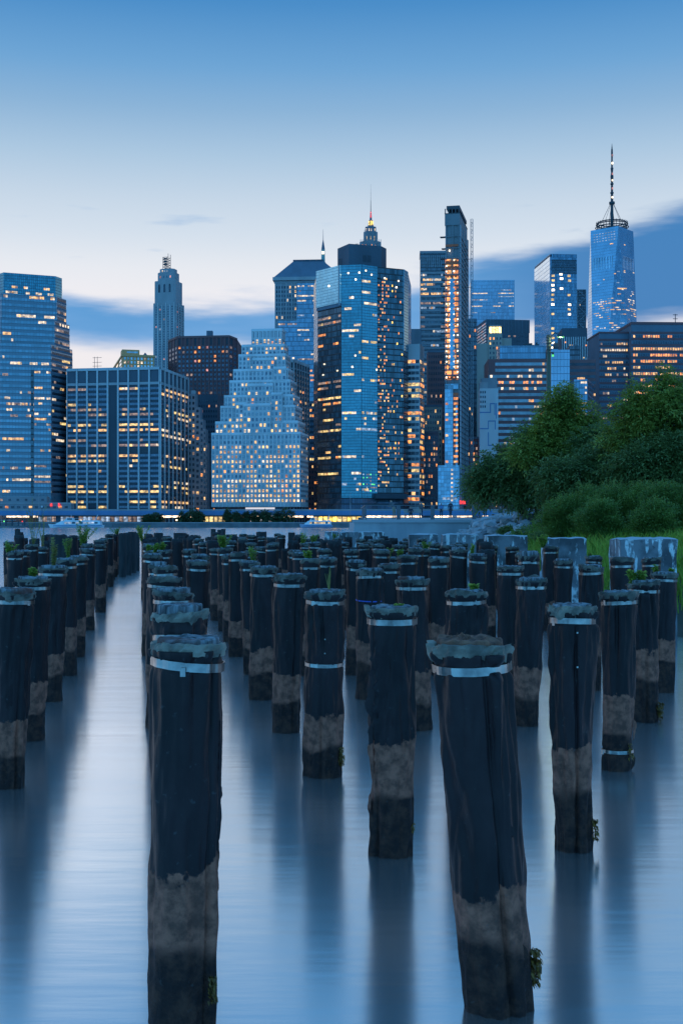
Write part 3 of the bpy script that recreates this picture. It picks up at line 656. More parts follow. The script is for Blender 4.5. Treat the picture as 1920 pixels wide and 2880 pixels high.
# --- white tower with ribbon windows
b11 = Bld('ribbon_window_tower', 'narrow white tower with ribbon windows and a blank white top', 1144, 1180, 1192, 665, 14)
zt = b11.z(967); b11.core('st_white', zt)
nr = 26
for face, nc, sd_ in ((b11.F, 3, 71), (b11.Rt, 5, 72)):
    b11.grid(face, .3, face.L - .3, b11.z(1428), b11.z(1008), nc, nr, .9, .55, office(sd_, .8, .55, .1, ('w_org', 'w_warm', 'w_yel', 'w_org'), 'w_black', 2))
b11.done()
b11b = Bld('louvred_block', 'dark vertically ribbed block rising behind the white ribbon tower', 1143, 1184, 1184, 900, 0, 'R', 20)
b11b.core('st_slate', b11b.z(925))
for i in range(12): b11b.on('rib', 'st_grey', b11b.F, i * b11b.W / 12, i * b11b.W / 12 + .35, 0, b11b.z(925), .35)
b11b.done()
# --- tall slab with horizontal lines behind the construction tower
b12 = Bld('banded_slab', 'tall blue grey slab with ribbed top behind the construction tower', 1181, 1262, 1262, 1150, 3, 'R', 30)
zt = b12.z(708); b12.core('gl_dark', zt); b12.box('roof_edge', 'st_grey', -.4, b12.W + .4, -.4, 30, zt - 1, zt + 1)
for i in range(14): b12.on('rib', 'st_grey', b12.F, i * b12.W / 14, i * b12.W / 14 + .7, b12.z(752), b12.z(718), .4)
pitch = 13.2; nr = 30
for r in range(nr): b12.on('spandrel', 'st_grey', b12.F, 0, b12.W, b12.z(764 + r * pitch + 6), b12.z(764 + r * pitch), .3)
b12.grid(b12.F, .5, b12.W, b12.z(756 + nr * pitch), b12.z(756), 14, nr, .9, .45, office(77, .45, .6, .05, ('w_warm', 'w_wht', 'w_dim', 'w_pale'), None, 5), zoff=-.22)
b12.done()
# --- brown, beige and dark infill
for nm, lb, args, top, mat, nc, nr, p in (
        ('brown_block', 'brown brick block just left of the construction tower', (1202, 1250, 1250, 760, 2, 'R', 20), 987, 'st_redbrown', 7, 28, .12),
        ('beige_block', 'beige block with small windows below the brown brick block', (1186, 1242, 1246, 720, 3, 'R', 18), 1140, 'st_beige', 8, 18, .10),
        ('low_dark_block', 'low dark block at the foot of the white ribbon tower', (1188, 1232, 1236, 690, 3, 'R', 15), 1215, 'st_slate', 6, 14, .25),
        ('glass_sliver', 'dark glass sliver right of the construction tower', (1308, 1340, 1342, 800, 3, 'R', 20), 898, 'gl_dark', 4, 34, .07),
        ('dark_low_block', 'dark low block with red signs at the foot of the construction tower', (1312, 1352, 1354, 700, 3, 'R', 15), 1230, 'st_brown', 5, 13, .3),
        ('red_low_block', 'low reddish block seen just above the promenade railing', (1308, 1420, 1424, 655, 3, 'R', 15), 1385, 'st_redbrown', 12, 4, .35)):
    q_ = Bld(nm, lb, *args); q_.D = min(q_.D, 30) if q_.D > 0 else 20
    q_.core(mat, q_.z(top)); q_.on('parapet', 'st_slate', q_.F, 0, q_.W, q_.z(top + 4), q_.z(top - 2), .2)
    q_.grid(q_.F, .3, q_.W - .3, q_.z(1440), q_.z(top + 8), nc, nr, .5, .5, scatter(nc * nr, p, ('w_org', 'w_warm', 'w_dim'), 'w_black')); q_.done()
# --- tower under construction
b13 = Bld('construction_tower', 'slim unfinished concrete tower hung with orange work lights and a hoist mast', 1250, 1292, 1313, 640, 12)
W13, D13 = b13.W, b13.D; zt = b13.z(592); b13.core('concrete_raw', b13.z(630), inset=.9); y3 = lambda v: 380 + v * .5102
b13.mass('core_top', 'concrete_raw', [(.0, 0), (W13, 0), (W13, D13), (0, D13)], b13.z(632), b13.z(600))
for i in range(5): b13.box('formwork_post', 'steel_dark', i * W13 / 4.4, i * W13 / 4.4 + .5, .0, .5, b13.z(600), b13.z(585))
b13.box('formwork_deck', 'steel_dark', -.1, W13 + .2, -.2, D13, b13.z(600), b13.z(598)); b13.box('formwork_top', 'steel_dark', .8, W13 - .2, 1, D13 - 1, b13.z(586), b13.z(576))
rnd = random.Random(9)
dv = [555, 620, 675, 705, 735, 765, 795, 825, 855] + list(range(885, 1340, 29))
for v in dv:
    out = rnd.choice((1.2, 1.8, 2.4)) if v > 560 else 2.6
    b13.box('floor_slab', 'concrete_raw', .0, W13, .0, D13, b13.z(y3(v) + 1.1), b13.z(y3(v) - .9)); b13.box('loading_deck', 'steel_dark', -out, .0, .5, 3, b13.z(y3(v) + 1), b13.z(y3(v) - 1))
for (x_, y_) in ((.3, .3), (W13 * .48, .3), (W13 - .9, .3)):
    b13.box('column', 'concrete_raw', x_, x_ + .7, y_, y_ + .7, b13.z(1120), b13.z(632))
for v0, v1 in ((600, 612), (690, 712), (720, 735), (770, 782), (1040, 1046), (1330, 1345), (1420, 1435)): b13.box('safety_net', 'orange_mesh', W13 * .05, W13 * .9, -.15, .05, b13.z(y3(v1)), b13.z(y3(v0)))
for v in dv[1:]:
    for x_ in (.12, .32, .62, .86):
        if rnd.random() < (.95 if v > 660 else .12): b13.box('work_lamp', 'w_lamp' if rnd.random() < .4 else 'w_org', W13 * x_ - .3, W13 * x_ + .3, -.4, .1, b13.z(y3(v) + 9), b13.z(y3(v) + 5.5))
        if rnd.random() < .85 and v > 660: b13.box('lit_opening', 'w_org' if rnd.random() < .7 else 'w_warm', W13 * x_ - .8, W13 * x_ + .9, .55, .88, b13.z(y3(v) + 13), b13.z(y3(v) + 3))
for v0, v1, x0, x1 in ((790, 1290, .34, .66), (1370, 1820, 0, .55), (1370, 1400, 0, .9), (1490, 1820, .72, .86)):
    b13.mass('glass_cladding', 'gl_new', [(W13 * x0, -.25), (W13 * x1, -.25), (W13 * x1, .0), (W13 * x0, .0)], b13.z(y3(v1)), b13.z(y3(v0)))
b13.on('side_scaffold', 'concrete_raw', b13.Rt, .4, D13 - .2, 0, b13.z(632), .35)
for v in range(560, 1960, 29): b13.on('scaffold_deck', 'steel_dark', b13.Rt, .2, D13, b13.z(y3(v) + 1.2), b13.z(y3(v)), .7)
for k in range(4): b13.on('scaffold_post', 'st_grey', b13.Rt, .3 + k * (D13 - .8) / 3, .55 + k * (D13 - .8) / 3, 0, b13.z(632), .75)
for v in list(range(1440, 1810, 29)):
    for x_ in (.06, .6, .72):
        if rnd.random() < (.5 if x_ < .1 else .95): b13.box('lit_opening', rnd.choice(('w_org', 'w_warm', 'w_org')), W13 * x_, W13 * x_ + 1.3, -.45, -.2, b13.z(y3(v) + 9), b13.z(y3(v) + 3))
m = MB(); m.prism([(-3.4, -1.2), (W13 * .98, -1.2), (W13 * .98, D13), (-3.4, D13)], 0, b13.z(y3(1820))); m.build('glass_podium', 'gl_new', b13.root)
for v in range(1840, 2030, 24): b13.box('stair_light', 'w_wht', W13 * .44, W13 * .56, -1.35, -1.15, b13.z(y3(v) + 5), b13.z(y3(v)))
for x_ in (0.0, .25, .5, .75): b13.box('podium_light', 'w_pale', W13 * x_ - 1, W13 * x_ + .6, -1.32, -1.15, b13.z(1405), b13.z(1398))
b13.box('site_sign', 'w_red', W13 * 1.02, W13 * 1.02 + 3, -1.4, -1.1, b13.z(1418), b13.z(1408))
# hoist mast (lattice)
m = MB(); xm, ym = W13 + 4.2, D13 * .55; zz0, zz1 = 0, b13.z(592); hw = .55
for sxx in (-1, 1):
    for syy in (-1, 1): m.tube((xm + sxx * hw, ym + syy * hw, 0), (xm + sxx * hw, ym + syy * hw, zz1), .13, n=4)
nb = 85
for k in range(nb):
    z0_, z1_ = zz1 * k / nb, zz1 * (k + 1) / nb
    m.tube((xm - hw, ym - hw, z0_), (xm + hw, ym - hw, z1_ if k % 2 else z0_), .09, n=4); m.tube((xm - hw, ym - hw, z1_), (xm + hw, ym - hw, z1_), .09, n=4)
m.build('hoist_mast', 'st_grey', b13.root)
for v in range(640, 1900, 160): b13.box('mast_tie', 'steel_dark', W13 + .3, xm, ym - .15, ym + .15, b13.z(y3(v) + 1), b13.z(y3(v)))
b13.done()
# --- pale glass block
b14 = Bld('pale_glass_block', 'broad pale blue glass block just right of the hoist mast', 1318, 1324, 1446, 1500, 2, 'L', 40); b14.D = 40
zt = b14.z(788); b14.core('gl_sky', zt)
b14.grid(b14.F, 1, b14.W - 1, b14.z(1010), b14.z(812), 16, 22, .94, .3, office(91, .5, .5, .04, ('w_wht', 'w_pale', 'w_wht', 'w_dim'), None, 4)); b14.done()
# --- dark tower behind, with gridded left side; beige tower with glowing crown in front
b17 = Bld('dark_office_tower', 'dark office tower with pale gridded left side behind the glowing crown', 1339, 1366, 1487, 1000, -6, 'L', 40)
zt = b17.z(898); b17.core('st_dark', zt)
b17.grid(b17.Lf, 0, b17.Lf.L, b17.z(1300), b17.z(905), 10, 48, .62, .5, scatter(31, .3, ('w_pale', 'w_dim', 'w_pink'), 'w_blue')); b17.grid(b17.F, .5, b17.W, b17.z(990), b17.z(938), 16, 4, .8, .35, office(92, .7, .5, .08, ('w_org', 'w_warm', 'w_dim'), 'w_black', 3))
for i in range(13): b17.on('rib', 'st_slate', b17.F, i * b17.W / 12, i * b17.W / 12 + .4, b17.z(935), zt, .25)
b17.done()
b17b = Bld('crowned_tower', 'narrow beige tower with a glowing yellow rooftop crown', 1373, 1411, 1411, 890, 3, 'R', 14)
b17b.core('st_beige', b17b.z(938)); b17b.box('lower_wing', 'st_beige', -9, 0, 1, 14, 0, b17b.z(965)); b17b.box('right_wing', 'st_beige', b17b.W, b17b.W + 7, 2, 14, 0, b17b.z(950))
b17b.box('crown', 'st_beige', .4, b17b.W - .4, .4, 13, b17b.z(938), b17b.z(916))
m = MB(); m.prism([(0, 0), (b17b.W, 0), (b17b.W, 14), (0, 14)], b17b.z(916), b17b.z(911), [(2, 5), (b17b.W - 2, 5), (b17b.W - 2, 9), (2, 9)]); m.build('crown_roof', 'st_beige', b17b.root)
lit('w_sign', (1.0, 0.72, 0.25), 3.0)
for i in range(4): b17b.box('glowing_panel', 'w_sign', .7 + i * (b17b.W - 1) / 4, .3 + (i + 1) * (b17b.W - 1) / 4, .2, .42, b17b.z(936), b17b.z(919))
b17b.grid(b17b.F, 0, b17b.W, b17b.z(1080), b17b.z(945), 4, 10, .4, .5, scatter(32, .2, ORG, 'w_black')); b17b.done()
# --- 1350: pale wall with a meander of blue lines
b19 = Bld('pale_blank_tower', 'pale blank walled tower with a meandering dark line on its face', 1348, 1400, 1402, 690, 3, 'R', 12); b19.D = 14
zt = b19.z(1092); b19.core('st_white', zt); b19.box('roof_house', 'st_grey', 1, b19.W * .95, 2, 10, zt, b19.z(1062)); b19.box('roof_house', 'st_mid', 0, b19.W * .45, 1, 8, zt, b19.z(1074))
def line(u0, v0, u1, v1):
    fx = lambda u: (u - 450) / 100 * b19.W
    b19.on('wall_line', 'steel_blue', b19.F, min(fx(u0), fx(u1)) - .25, max(fx(u0), fx(u1)) + .25, b19.z(y3(max(v0, v1)) + 1.5), b19.z(y3(min(v0, v1)) - 1.5), .08)
for L_ in ((452, 1528, 508, 1528), (508, 1528, 508, 1480), (508, 1480, 532, 1480), (532, 1480, 532, 1540), (452, 1618, 497, 1618), (497, 1618, 497, 1576), (497, 1576, 534, 1576), (534, 1576, 534, 1620), (497, 1640, 497, 1710), (497, 1710, 515, 1710), (540, 1480, 540, 1560)): line(*L_)
b19.grid(b19.F, 0, b19.W * .35, b19.z(1150), b19.z(1096), 3, 4, .6, .5, scatter(35, .2, ORG, 'w_black')); b19.done()
# --- brown and blue banded building with glass penthouse and corner
b18 = Bld('banded_building', 'building with alternating brown and blue glass bands below a glass penthouse', 1370, 1372, 1536, 730, 2, 'L', 35); b18.D = 30
zt = b18.z(1010); W18 = b18.W; b18.core('st_redbrown', zt)
b18.mass('penthouse', 'gl_blue', [(W18 * .2, 1), (W18 * .99, 1), (W18 * .99, 22), (W18 * .2, 22)], zt, b18.z(972))
for r in range(14):
    yt = 1020 + r * 17.2; x0 = .3 if r > 1 else W18 * .12
    b18.on('glass_band', 'w_mid', b18.F, x0, W18 - .2, b18.z(yt + 8.5), b18.z(yt), .05)
b18.grid(b18.F, 1, W18 - 1, b18.z(1015.6 + 14 * 17.2), b18.z(1015.6), 20, 14, .8, .42, office(93, .7, .32, .06, ('w_warm', 'w_org', 'w_wht', 'w_pale'), None, 2), off=.08)
b18.mass('glass_corner', 'gl_sky', [(W18, -.8), (W18 + 13.5, -.8), (W18 + 13.5, 20), (W18, 20)], 0, b18.z(985))
b18.mass('right_wing', 'st_redbrown', [(W18 + 13.5, -.4), (W18 + 29, -.4), (W18 + 29, 22), (W18 + 13.5, 22)], 0, b18.z(1013)); b18.mass('right_penthouse', 'gl_dark', [(W18 + 13.5, .6), (W18 + 20, .6), (W18 + 20, 20), (W18 + 13.5, 20)], b18.z(1013), b18.z(972))
fw = Face((W18 + 13.5, -.4), (W18 + 29, -.4))
for r in range(12): b18.on('glass_band', 'w_black', fw, .2, fw.L - .2, b18.z(1030 + r * 17.2), b18.z(1022 + r * 17.2), .05)
b18.grid(fw, .2, fw.L, b18.z(1017 + 12 * 17.2), b18.z(1017), 5, 12, .8, .4, office(94, .6, .4, .1, ORG, None, 2), off=.08)
rnd = random.Random(3); m = MB()
for i in range(9): x_ = W18 * (.62 + .03 * i); m.box(x_, x_ + 1, 4, 5.5, b18.z(972), b18.z(972) + rnd.uniform(.8, 2.6))
m.build('roof_plant', 'steel_dark', b18.root)
b18.done()
# --- tower with pale gridded left face
b15 = Bld('gridded_glass_tower', 'tall glass tower with pale gridded left face and louvred dark top', 1503, 1546, 1621, 1350, -5, 'L')
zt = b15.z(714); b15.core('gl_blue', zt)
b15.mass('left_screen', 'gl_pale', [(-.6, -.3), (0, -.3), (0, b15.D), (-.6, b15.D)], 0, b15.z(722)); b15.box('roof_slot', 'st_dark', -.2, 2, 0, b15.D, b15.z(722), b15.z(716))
for r in range(11): b15.on('louvre', 'st_dark' if r % 2 else 'st_black', b15.F, 1.5, b15.W - .5, b15.z(730 + r * 3.6 + 2.4), b15.z(730 + r * 3.6), .3)
b15.box('roof_screen', 'st_slate', 2, b15.W, 2, 20, zt - .5, b15.z(714) + .2)
rnd = random.Random(12)
for r in range(16):
    for x_ in (.1, .72):
        if rnd.random() < .62: b15.win(b15.F, b15.W * x_ + rnd.uniform(-.5, .5), b15.z(775 + r * 13.5), 3.2, 2.3, 'w_lamp' if rnd.random() < .35 else 'w_yel', .05)
for x_, v in ((.42, 790), (.42, 845), (.4, 725 + 40)): b15.win(b15.F, b15.W * x_, b15.z(y3(v)), 3.4, 2.4, 'w_lamp', .05)
b15.done()
b15b = Bld('braced_tower', 'glass tower with white diagonal braces beside the gridded tower', 1612, 1646, 1646, 1450, 0, 'R', 30)
zt = b15b.z(815); b15b.core('gl_dark', zt); m = MB(); W_ = b15b.W
for k in range(5):
    z0_, z1_ = b15b.z(930 - k * 23), b15b.z(907 - k * 23); xa_, xb_ = (W_ * .3, W_) if k % 2 else (W_, W_ * .3)
    m.tube((xa_, -.4, z0_), (xb_, -.4, z1_), .55, n=4)
m.tube((W_ * .3, -.4, 0), (W_ * .3, -.4, zt), .5, n=4); m.tube((W_, -.4, 0), (W_, -.4, zt), .5, n=4); m.tube((0, -.4, zt), (W_, -.4, zt), .5, n=4); m.build('diagonal_brace', 'st_grey', b15b.root)
b15b.grid(b15b.F, 0, W_ * .6, b15b.z(930), b15b.z(825), 4, 8, .5, .3, scatter(52, .25, ('w_wht', 'w_pale'), None)); b15b.done()
# --- dark pier tower, glass low-rises, white block
b20 = Bld('white_pier_tower', 'dark topped tower with slim white piers in front of the tall glass towers', 1569, 1579, 1650, 950, 4, 'L', 30); b20.D = 30
zt = b20.z(923); b20.core('st_dark', zt)
n = 11
for i in range(n + 1): b20.on('pier', 'st_white', b20.F, max(0, i * b20.W / n - .32), min(b20.W, i * b20.W / n + .32), 0, b20.z(948), .5)
b20.grid(b20.F, 0, b20.W, b20.z(1090), b20.z(950), n, 16, .55, .45, scatter(54, .1, ORG, 'w_black')); b20.done()
b21 = Bld('striped_glass_building', 'small glass building with dark striped right side above the trees', 1612, 1651, 1677, 690, 18); b21.D = min(abs(b21.D), 30)
b21.core('gl_blue', b21.z(1066)); b21.box('roof_light', 'w_warm', 2, 6, 1, 2, b21.z(1066), b21.z(1060))
for r in range(9): b21.on('spandrel', 'st_black', b21.Rt, 0, b21.D, b21.z(1078 + r * 14), b21.z(1071 + r * 14), .1)
b21.grid(b21.F, .4, b21.W - .4, b21.z(1200), b21.z(1068), 6, 9, .85, .4, office(96, .6, .5, .05, ('w_warm', 'w_wht', 'w_org'), None, 2)); b21.done()
b21b = Bld('white_block', 'white old block with rows of small windows left of the big dark office', 1646, 1697, 1697, 820, 0, 'R', 20)
b21b.core('st_light', b21b.z(1022)); b21b.box('roof_house', 'st_light', b21b.W * .15, b21b.W * .7, 2, 10, b21b.z(1022), b21b.z(1002)); b21b.grid(b21b.F, .3, b21b.W - .3, b21b.z(1200), b21b.z(1026), 8, 12, .45, .5, scatter(57, .08, ORG, 'w_dark')); b21b.done()
# --- one tall tapering glass tower with mast
s16 = empty('tapering_glass_tower', (PX(1719.5, 1750), 1750, GZ), R(4), 'tallest tapering glass tower with faceted sides, ring platform and mast', 'building')
z16 = lambda py: PZ(py, 1750) - GZ; hb = 34.5; ht_ = 31.0; zt = z16(650); zb0 = 30
base = [(-hb, -hb), (hb, -hb), (hb, hb), (-hb, hb)]; topq = [(0, -ht_), (ht_, 0), (0, ht_), (-ht_, 0)]
m = MB(); m.prism(base, 0, zb0)
for i in range(4):
    j = (i + 1) % 4; A, B_ = base[i], base[j]; T = topq[i]; T2 = topq[(i + 1) % 4]; L_ = 2 * hb
    m.face([(*A, zb0), (*B_, zb0), (*T, zt)], [(0, zb0), (L_, zb0), (L_ / 2, zt)]); m.face([(*B_, zb0), (*T2, zt), (*T, zt)], [(L_ / 2, zb0), (L_, zt), (0, zt)])
m.face([(*q_, zt) for q_ in topq]); m.build('facade', 'gl_sky', s16)
def on16(x, py, w, hpx, key, nm='window'):
    """a lit strip on the faceted front (plane found from the facet geometry)"""
    z = z16(py); k = (z - zb0) / (zt - zb0); half = hb * (1 - k)
    if abs(x) <= half: y = -(hb * (1 - k) + ht_ * k); rz = 0; xx = x
    else:
        s_ = 1 if x > 0 else -1; p0 = Vector((s_ * half, -(hb * (1 - k) + ht_ * k))); p1 = Vector((s_ * (hb * (1 - k) + ht_ * k), -half)); u = (abs(x) - half) / max(1e-3, abs(p1.x) - half)
        if u > .97: return
        p_ = p0.lerp(p1, u); d = (p1 - p0) * s_; rz = math.atan2(d.y, d.x); xx, y = p_.x, p_.y
    piece(nm, key, s16, (xx, y - .1, z), (w, .7, hpx * 1750 / F), rz)
rnd = random.Random(16)
for r in range(42):
    py = 770 + r * 6.2; dens = rnd.choice((.02, .06, .25, .5)) if r > 8 else .05
    x = -31
    while x < 31:
        w = rnd.uniform(2, 6)
        if rnd.random() < dens: on16(x + w / 2, py, w * .95, 2.2, rnd.choice(('w_wht', 'w_pale', 'w_wht', 'w_dim', 'w_warm')))
        x += w
for i in range(20): on16(-29 + i * 3.0, 754, 1.0, 46, 'w_blue', 'louvre_strip') if abs(-29 + i * 3) > 6 else None
for r in range(4):
    for i in range(8): on16(-27 + i * 3.2, 664 + r * 7, 2.2, 1.6, 'w_pale', 'parapet_light')
for (x, py, w) in ((5, 823, 13), (-8, 697, 5), (12, 698, 3), (10, 772, 3)): on16(x, py, w, 2.4, 'w_warm')
m = MB()
for zz_, r_ in ((z16(648), 20), (z16(640), 23), (z16(632), 22), (z16(627), 20)):
    for i in range(28):
        a0, a1 = 2 * PI * i / 28, 2 * PI * (i + 1) / 28; m.tube((r_ * math.cos(a0), r_ * math.sin(a0), zz_), (r_ * math.cos(a1), r_ * math.sin(a1), zz_), .8, n=4)
for i in range(28):
    a0 = 2 * PI * i / 28; m.tube((19.5 * math.cos(a0), 19.5 * math.sin(a0), zt), (22 * math.cos(a0), 22 * math.sin(a0), z16(625)), .45, n=4)
m.build('ring_platform', 'steel_dark', s16)
m = MB(); pr = [(650, 2.6), (575, 2.0), (574, 4.2), (568, 4.2), (567, 1.9), (545, 1.8), (544, 2.6), (541, 2.6), (540, 1.6), (520, 1.6), (519, 2.4), (516, 2.4), (515, 1.5), (497, 2.3), (485, 1.4), (473, 2.2), (471, 1.3), (445, 1.2), (430, 1.4), (420, 1.2), (419, .9), (403, .12)]
for (ya, ra), (yb, rb) in zip(pr, pr[1:]): m.tube((0, 0, z16(ya)), (0, 0, z16(yb)), ra, rb, n=10)
for i in range(6):
    a0 = PI * i / 3; m.tube((19 * math.cos(a0), 19 * math.sin(a0), zt + 4), (2 * math.cos(a0), 2 * math.sin(a0), z16(572)), .3, n=4)
m.build('mast', 'steel_dark', s16)
for py in (556, 531, 508, 490, 460, 438): piece('mast_light', 'w_pink' if py % 4 else 'w_lamp', s16, (0, -2.3, z16(py)), (2.0, .5, 2.6))
# --- big dark office at the right edge
b22 = Bld('dark_office_block', 'broad dark brown office block with lit ribbon rows at the right edge', 1757, 1774, 1990, 760, -2, 'L', 40); b22.D = 40
zt = b22.z(908); W22 = b22.W; b22.core('st_slate', zt); b22.box('roof_edge', 'st_brown', -.3, W22, -.3, 40, zt - 1, zt + .6)
b22.mass('left_wing', 'st_slate', [(-18.5, 6), (0, 6), (0, 38), (-18.5, 38)], 0, b22.z(931)); b22.box('left_roof_edge', 'st_brown', -18.8, 0, 5.7, 38, b22.z(934), b22.z(929))
fw = Face((-18.5, 6), (0, 6)); fm = b22.F
rows = [True, False, True, True, True, True, True, False, True, True, False, True]
for r in range(14):
    yy = 943 + r * 17.5; b22.on('brown_band', 'st_brown', fm, 0, W22, b22.z(yy - 4), b22.z(yy - 10.5), .12); b22.on('brown_band', 'st_brown', fw, 0, fw.L, b22.z(yy + 12), b22.z(yy + 6), .12)
b22.grid(fm, 1, W22 - 1, b22.z(937 + 14 * 17.5), b22.z(937), 30, 14, .72, .4, office(98, .75, .8, .12, ('w_org', 'w_warm', 'w_warm', 'w_org'), 'w_black', 4, rows)); b22.grid(fw, .6, fw.L - .6, b22.z(955 + 13 * 17.5), b22.z(955), 12, 13, .7, .4, office(99, .6, .5, .08, ('w_warm', 'w_dim', 'w_wht'), 'w_black', 3))
m = MB(); m.tube((30, 8, zt), (30, 8, zt + 7), .25, n=5); m.tube((28.5, 8, zt + 4), (31.5, 8, zt + 4), .2, n=4); m.tube((28.5, 8, zt + 6.5), (31.5, 8, zt + 6.5), .2, n=4); m.build('roof_antenna', 'steel_dark', b22.root)
b22.done()

# ================================================================== far waterfront
plain('seawall_concrete', (0.16, 0.17, 0.18), (0.09, 0.1, 0.11), 0.2, 0.8)
sw = empty('seawall', (0, SHORE, 0), 0, 'long dark stone seawall along the far river bank', 'seawall')
for i in range(26): pbox('wall_segment', 'seawall_concrete', sw, -330 + i * 20, -330.08 + (i + 1) * 20, -2.0, 0.4, -1, GZ - .25)
for i in range(26): pbox('coping', 'st_grey', sw, -330 + i * 20, -330.06 + (i + 1) * 20, -2.3, .6, GZ - .25, GZ + .15)
# elevated road
hw_ = empty('elevated_highway', (0, 612, GZ), 0, 'long blue steel elevated highway glowing underneath along the far bank', 'highway')
zd = PZ(1447, 612) - GZ
for i in range(24):
    x0 = -300 + i * 20; pbox('deck_segment', 'st_grey', hw_, x0, x0 + 19.95, -1, 14, zd, zd + .5); pbox('edge_girder', 'steel_blue', hw_, x0, x0 + 19.95, -1.5, -1.02, zd - .5, zd + 1.9)
    pbox('column', 'st_slate', hw_, x0 + 9.6, x0 + 10.4, 1, 1.9, 0, zd); pbox('column', 'st_slate', hw_, x0 + 9.6, x0 + 10.4, 11, 11.9, 0, zd)
    pbox('guard_rail', 'st_mid', hw_, x0, x0 + 19.95, -1.4, -1.25, zd + 1.95, zd + 2.6)
lit('w_tube', (1.0, 0.72, 0.48), 3.0)
MATS['w_tube'].cycles.emission_sampling = 'AUTO'
rnd = random.Random(77)
for i in range(34):
    x0 = -290 + i * 12.4 + rnd.uniform(-1, 1); L_ = rnd.uniform(6, 12); pbox('soffit_lamp', 'w_tube', hw_, x0, x0 + L_, -1.0, 1.2, zd - 1.5, zd - .62)
# shed fronts under the road
for (x0, x1, lab, keys) in ((-150, -90, 'dim glazed waterfront arcade behind the white ferry', ('w_pale', 'w_dim', None, 'w_dim')), (-72, -52, 'small yellow lit pavilion under the highway left of the small trees', ('w_yel', 'w_gold', 'w_wht')), (-14, 12, 'glowing yellow ferry hall at the foot of the teal octagon', ('w_gold', 'w_yel', 'w_gold'))):
    e = empty('waterfront_pavilion', (x0, 603, GZ), 0, lab, 'pavilion'); L_ = x1 - x0
    pbox('back_wall', 'st_slate', e, 0, L_, 3, 4, 0, 3.3); pbox('roof', 'st_dark', e, -.5, L_ + .5, -.3, 4, 3.3, 3.7)
    n = int(L_ / 2.2)
    for i in range(n):
        k = rnd.choice(keys); pbox('post', 'steel_dark', e, i * L_ / n, i * L_ / n + .2, -.1, .1, 0, 3.3)
        if k: pbox('window', k, e, i * L_ / n + .3, (i + 1) * L_ / n - .1, 2.8, 2.98, .5, 2.9)
# ferry
def ferry(x0px, x1px, wl, Y, label, hullm, winm):
    L_ = PX(x1px, Y) - PX(x0px, Y); e = empty('ferry_boat', (PX(x0px, Y), Y, 0), 0, label, 'ferry')
    secs = [(0, .15, 1.9), (.05, 1.3, 1.75), (.14, 2.6, 1.6), (.3, 3.3, 1.45), (.7, 3.4, 1.35), (1, 3.2, 1.35)]; rows_ = []
    for u, hw2, dk in secs: rows_.append([(u * L_ + (.9 if u == 0 else 0) * 0, -hw2, dk), (u * L_ + (.03 * L_ if u < .1 else 0), -hw2 * .75, .35), (u * L_ + (.05 * L_ if u < .1 else 0), -hw2 * .4, -.4), (u * L_ + (.05 * L_ if u < .1 else 0), hw2 * .4, -.4), (u * L_ + (.03 * L_ if u < .1 else 0), hw2 * .75, .35), (u * L_, hw2, dk)])
    me = grid_mesh('hull', rows_, 6, len(secs), hullm, closed_u=True, smoothed=False, caps=True); link('hull', me, e)
    m = MB(); m.prism([(.03 * L_, -2.4), (.03 * L_, 2.4), (.0, 0)][::-1], .2, .6); 
    m = MB(); m.prism([(.12 * L_, -2.5), (.97 * L_, -2.8), (.97 * L_, 2.8), (.12 * L_, 2.5)], 1.45, 3.3, [(.27 * L_, -2.2), (.95 * L_, -2.5), (.95 * L_, 2.5), (.27 * L_, 2.2)]); m.build('cabin', 'boat_white', e)
    m = MB(); m.prism([(.30 * L_, -1.6), (.47 * L_, -1.6), (.47 * L_, 1.6), (.30 * L_, 1.6)], 3.3, 4.7, [(.36 * L_, -1.4), (.46 * L_, -1.4), (.46 * L_, 1.4), (.36 * L_, 1.4)]); m.build('wheelhouse', 'boat_white', e)
    for i in range(9): pbox('window', winm if rnd.random() < .5 else 'w_black', e, (.32 + i * .068) * L_, (.375 + i * .068) * L_, -2.72, -2.5, 1.95, 2.75)
    pbox('wheelhouse_window', 'w_black', e, .36 * L_, .45 * L_, -1.62, -1.45, 3.8, 4.4)
    pbox('stripe', 'steel_blue', e, .12 * L_, 1.0 * L_, -3.45, -3.3, .75, 1.15)
    pbox('upper_deck', 'boat_white', e, .46 * L_, .93 * L_, -2.4, 2.4, 3.3, 3.5); m = MB()
    for u in (.5, .6, .7, .8, .9): m.tube((u * L_, -2.3, 3.5), (u * L_, -2.3, 4.4), .05, n=4)
    m.tube((.5 * L_, -2.3, 4.4), (.9 * L_, -2.3, 4.4), .05, n=4); m.tube((.85 * L_, 0, 3.5), (.9 * L_, 0, 6), .16, n=5); m.tube((.42 * L_, 0, 4.7), (.42 * L_, 0, 6.2), .08, n=5); m.build('rail_and_mast', 'boat_white', e)
    piece('stern_light', 'w_lamp', e, (.62 * L_, -2.6, 3.6), (.35, .2, .35))
plain('boat_white', (0.72, 0.74, 0.76), (0.6, 0.62, 0.65), 0.3, 0.4); plain('boat_blue', (0.35, 0.42, 0.55), (0.25, 0.3, 0.4), 0.3, 0.4)
ferry(136, 291, 1482, 566, 'white passenger ferry moored at the far bank on the left', 'boat_white', 'w_pale')
ferry(842, 935, 1482, 575, 'small ferry crossing before the far seawall left of the concrete promenade', 'boat_blue', 'w_yel')
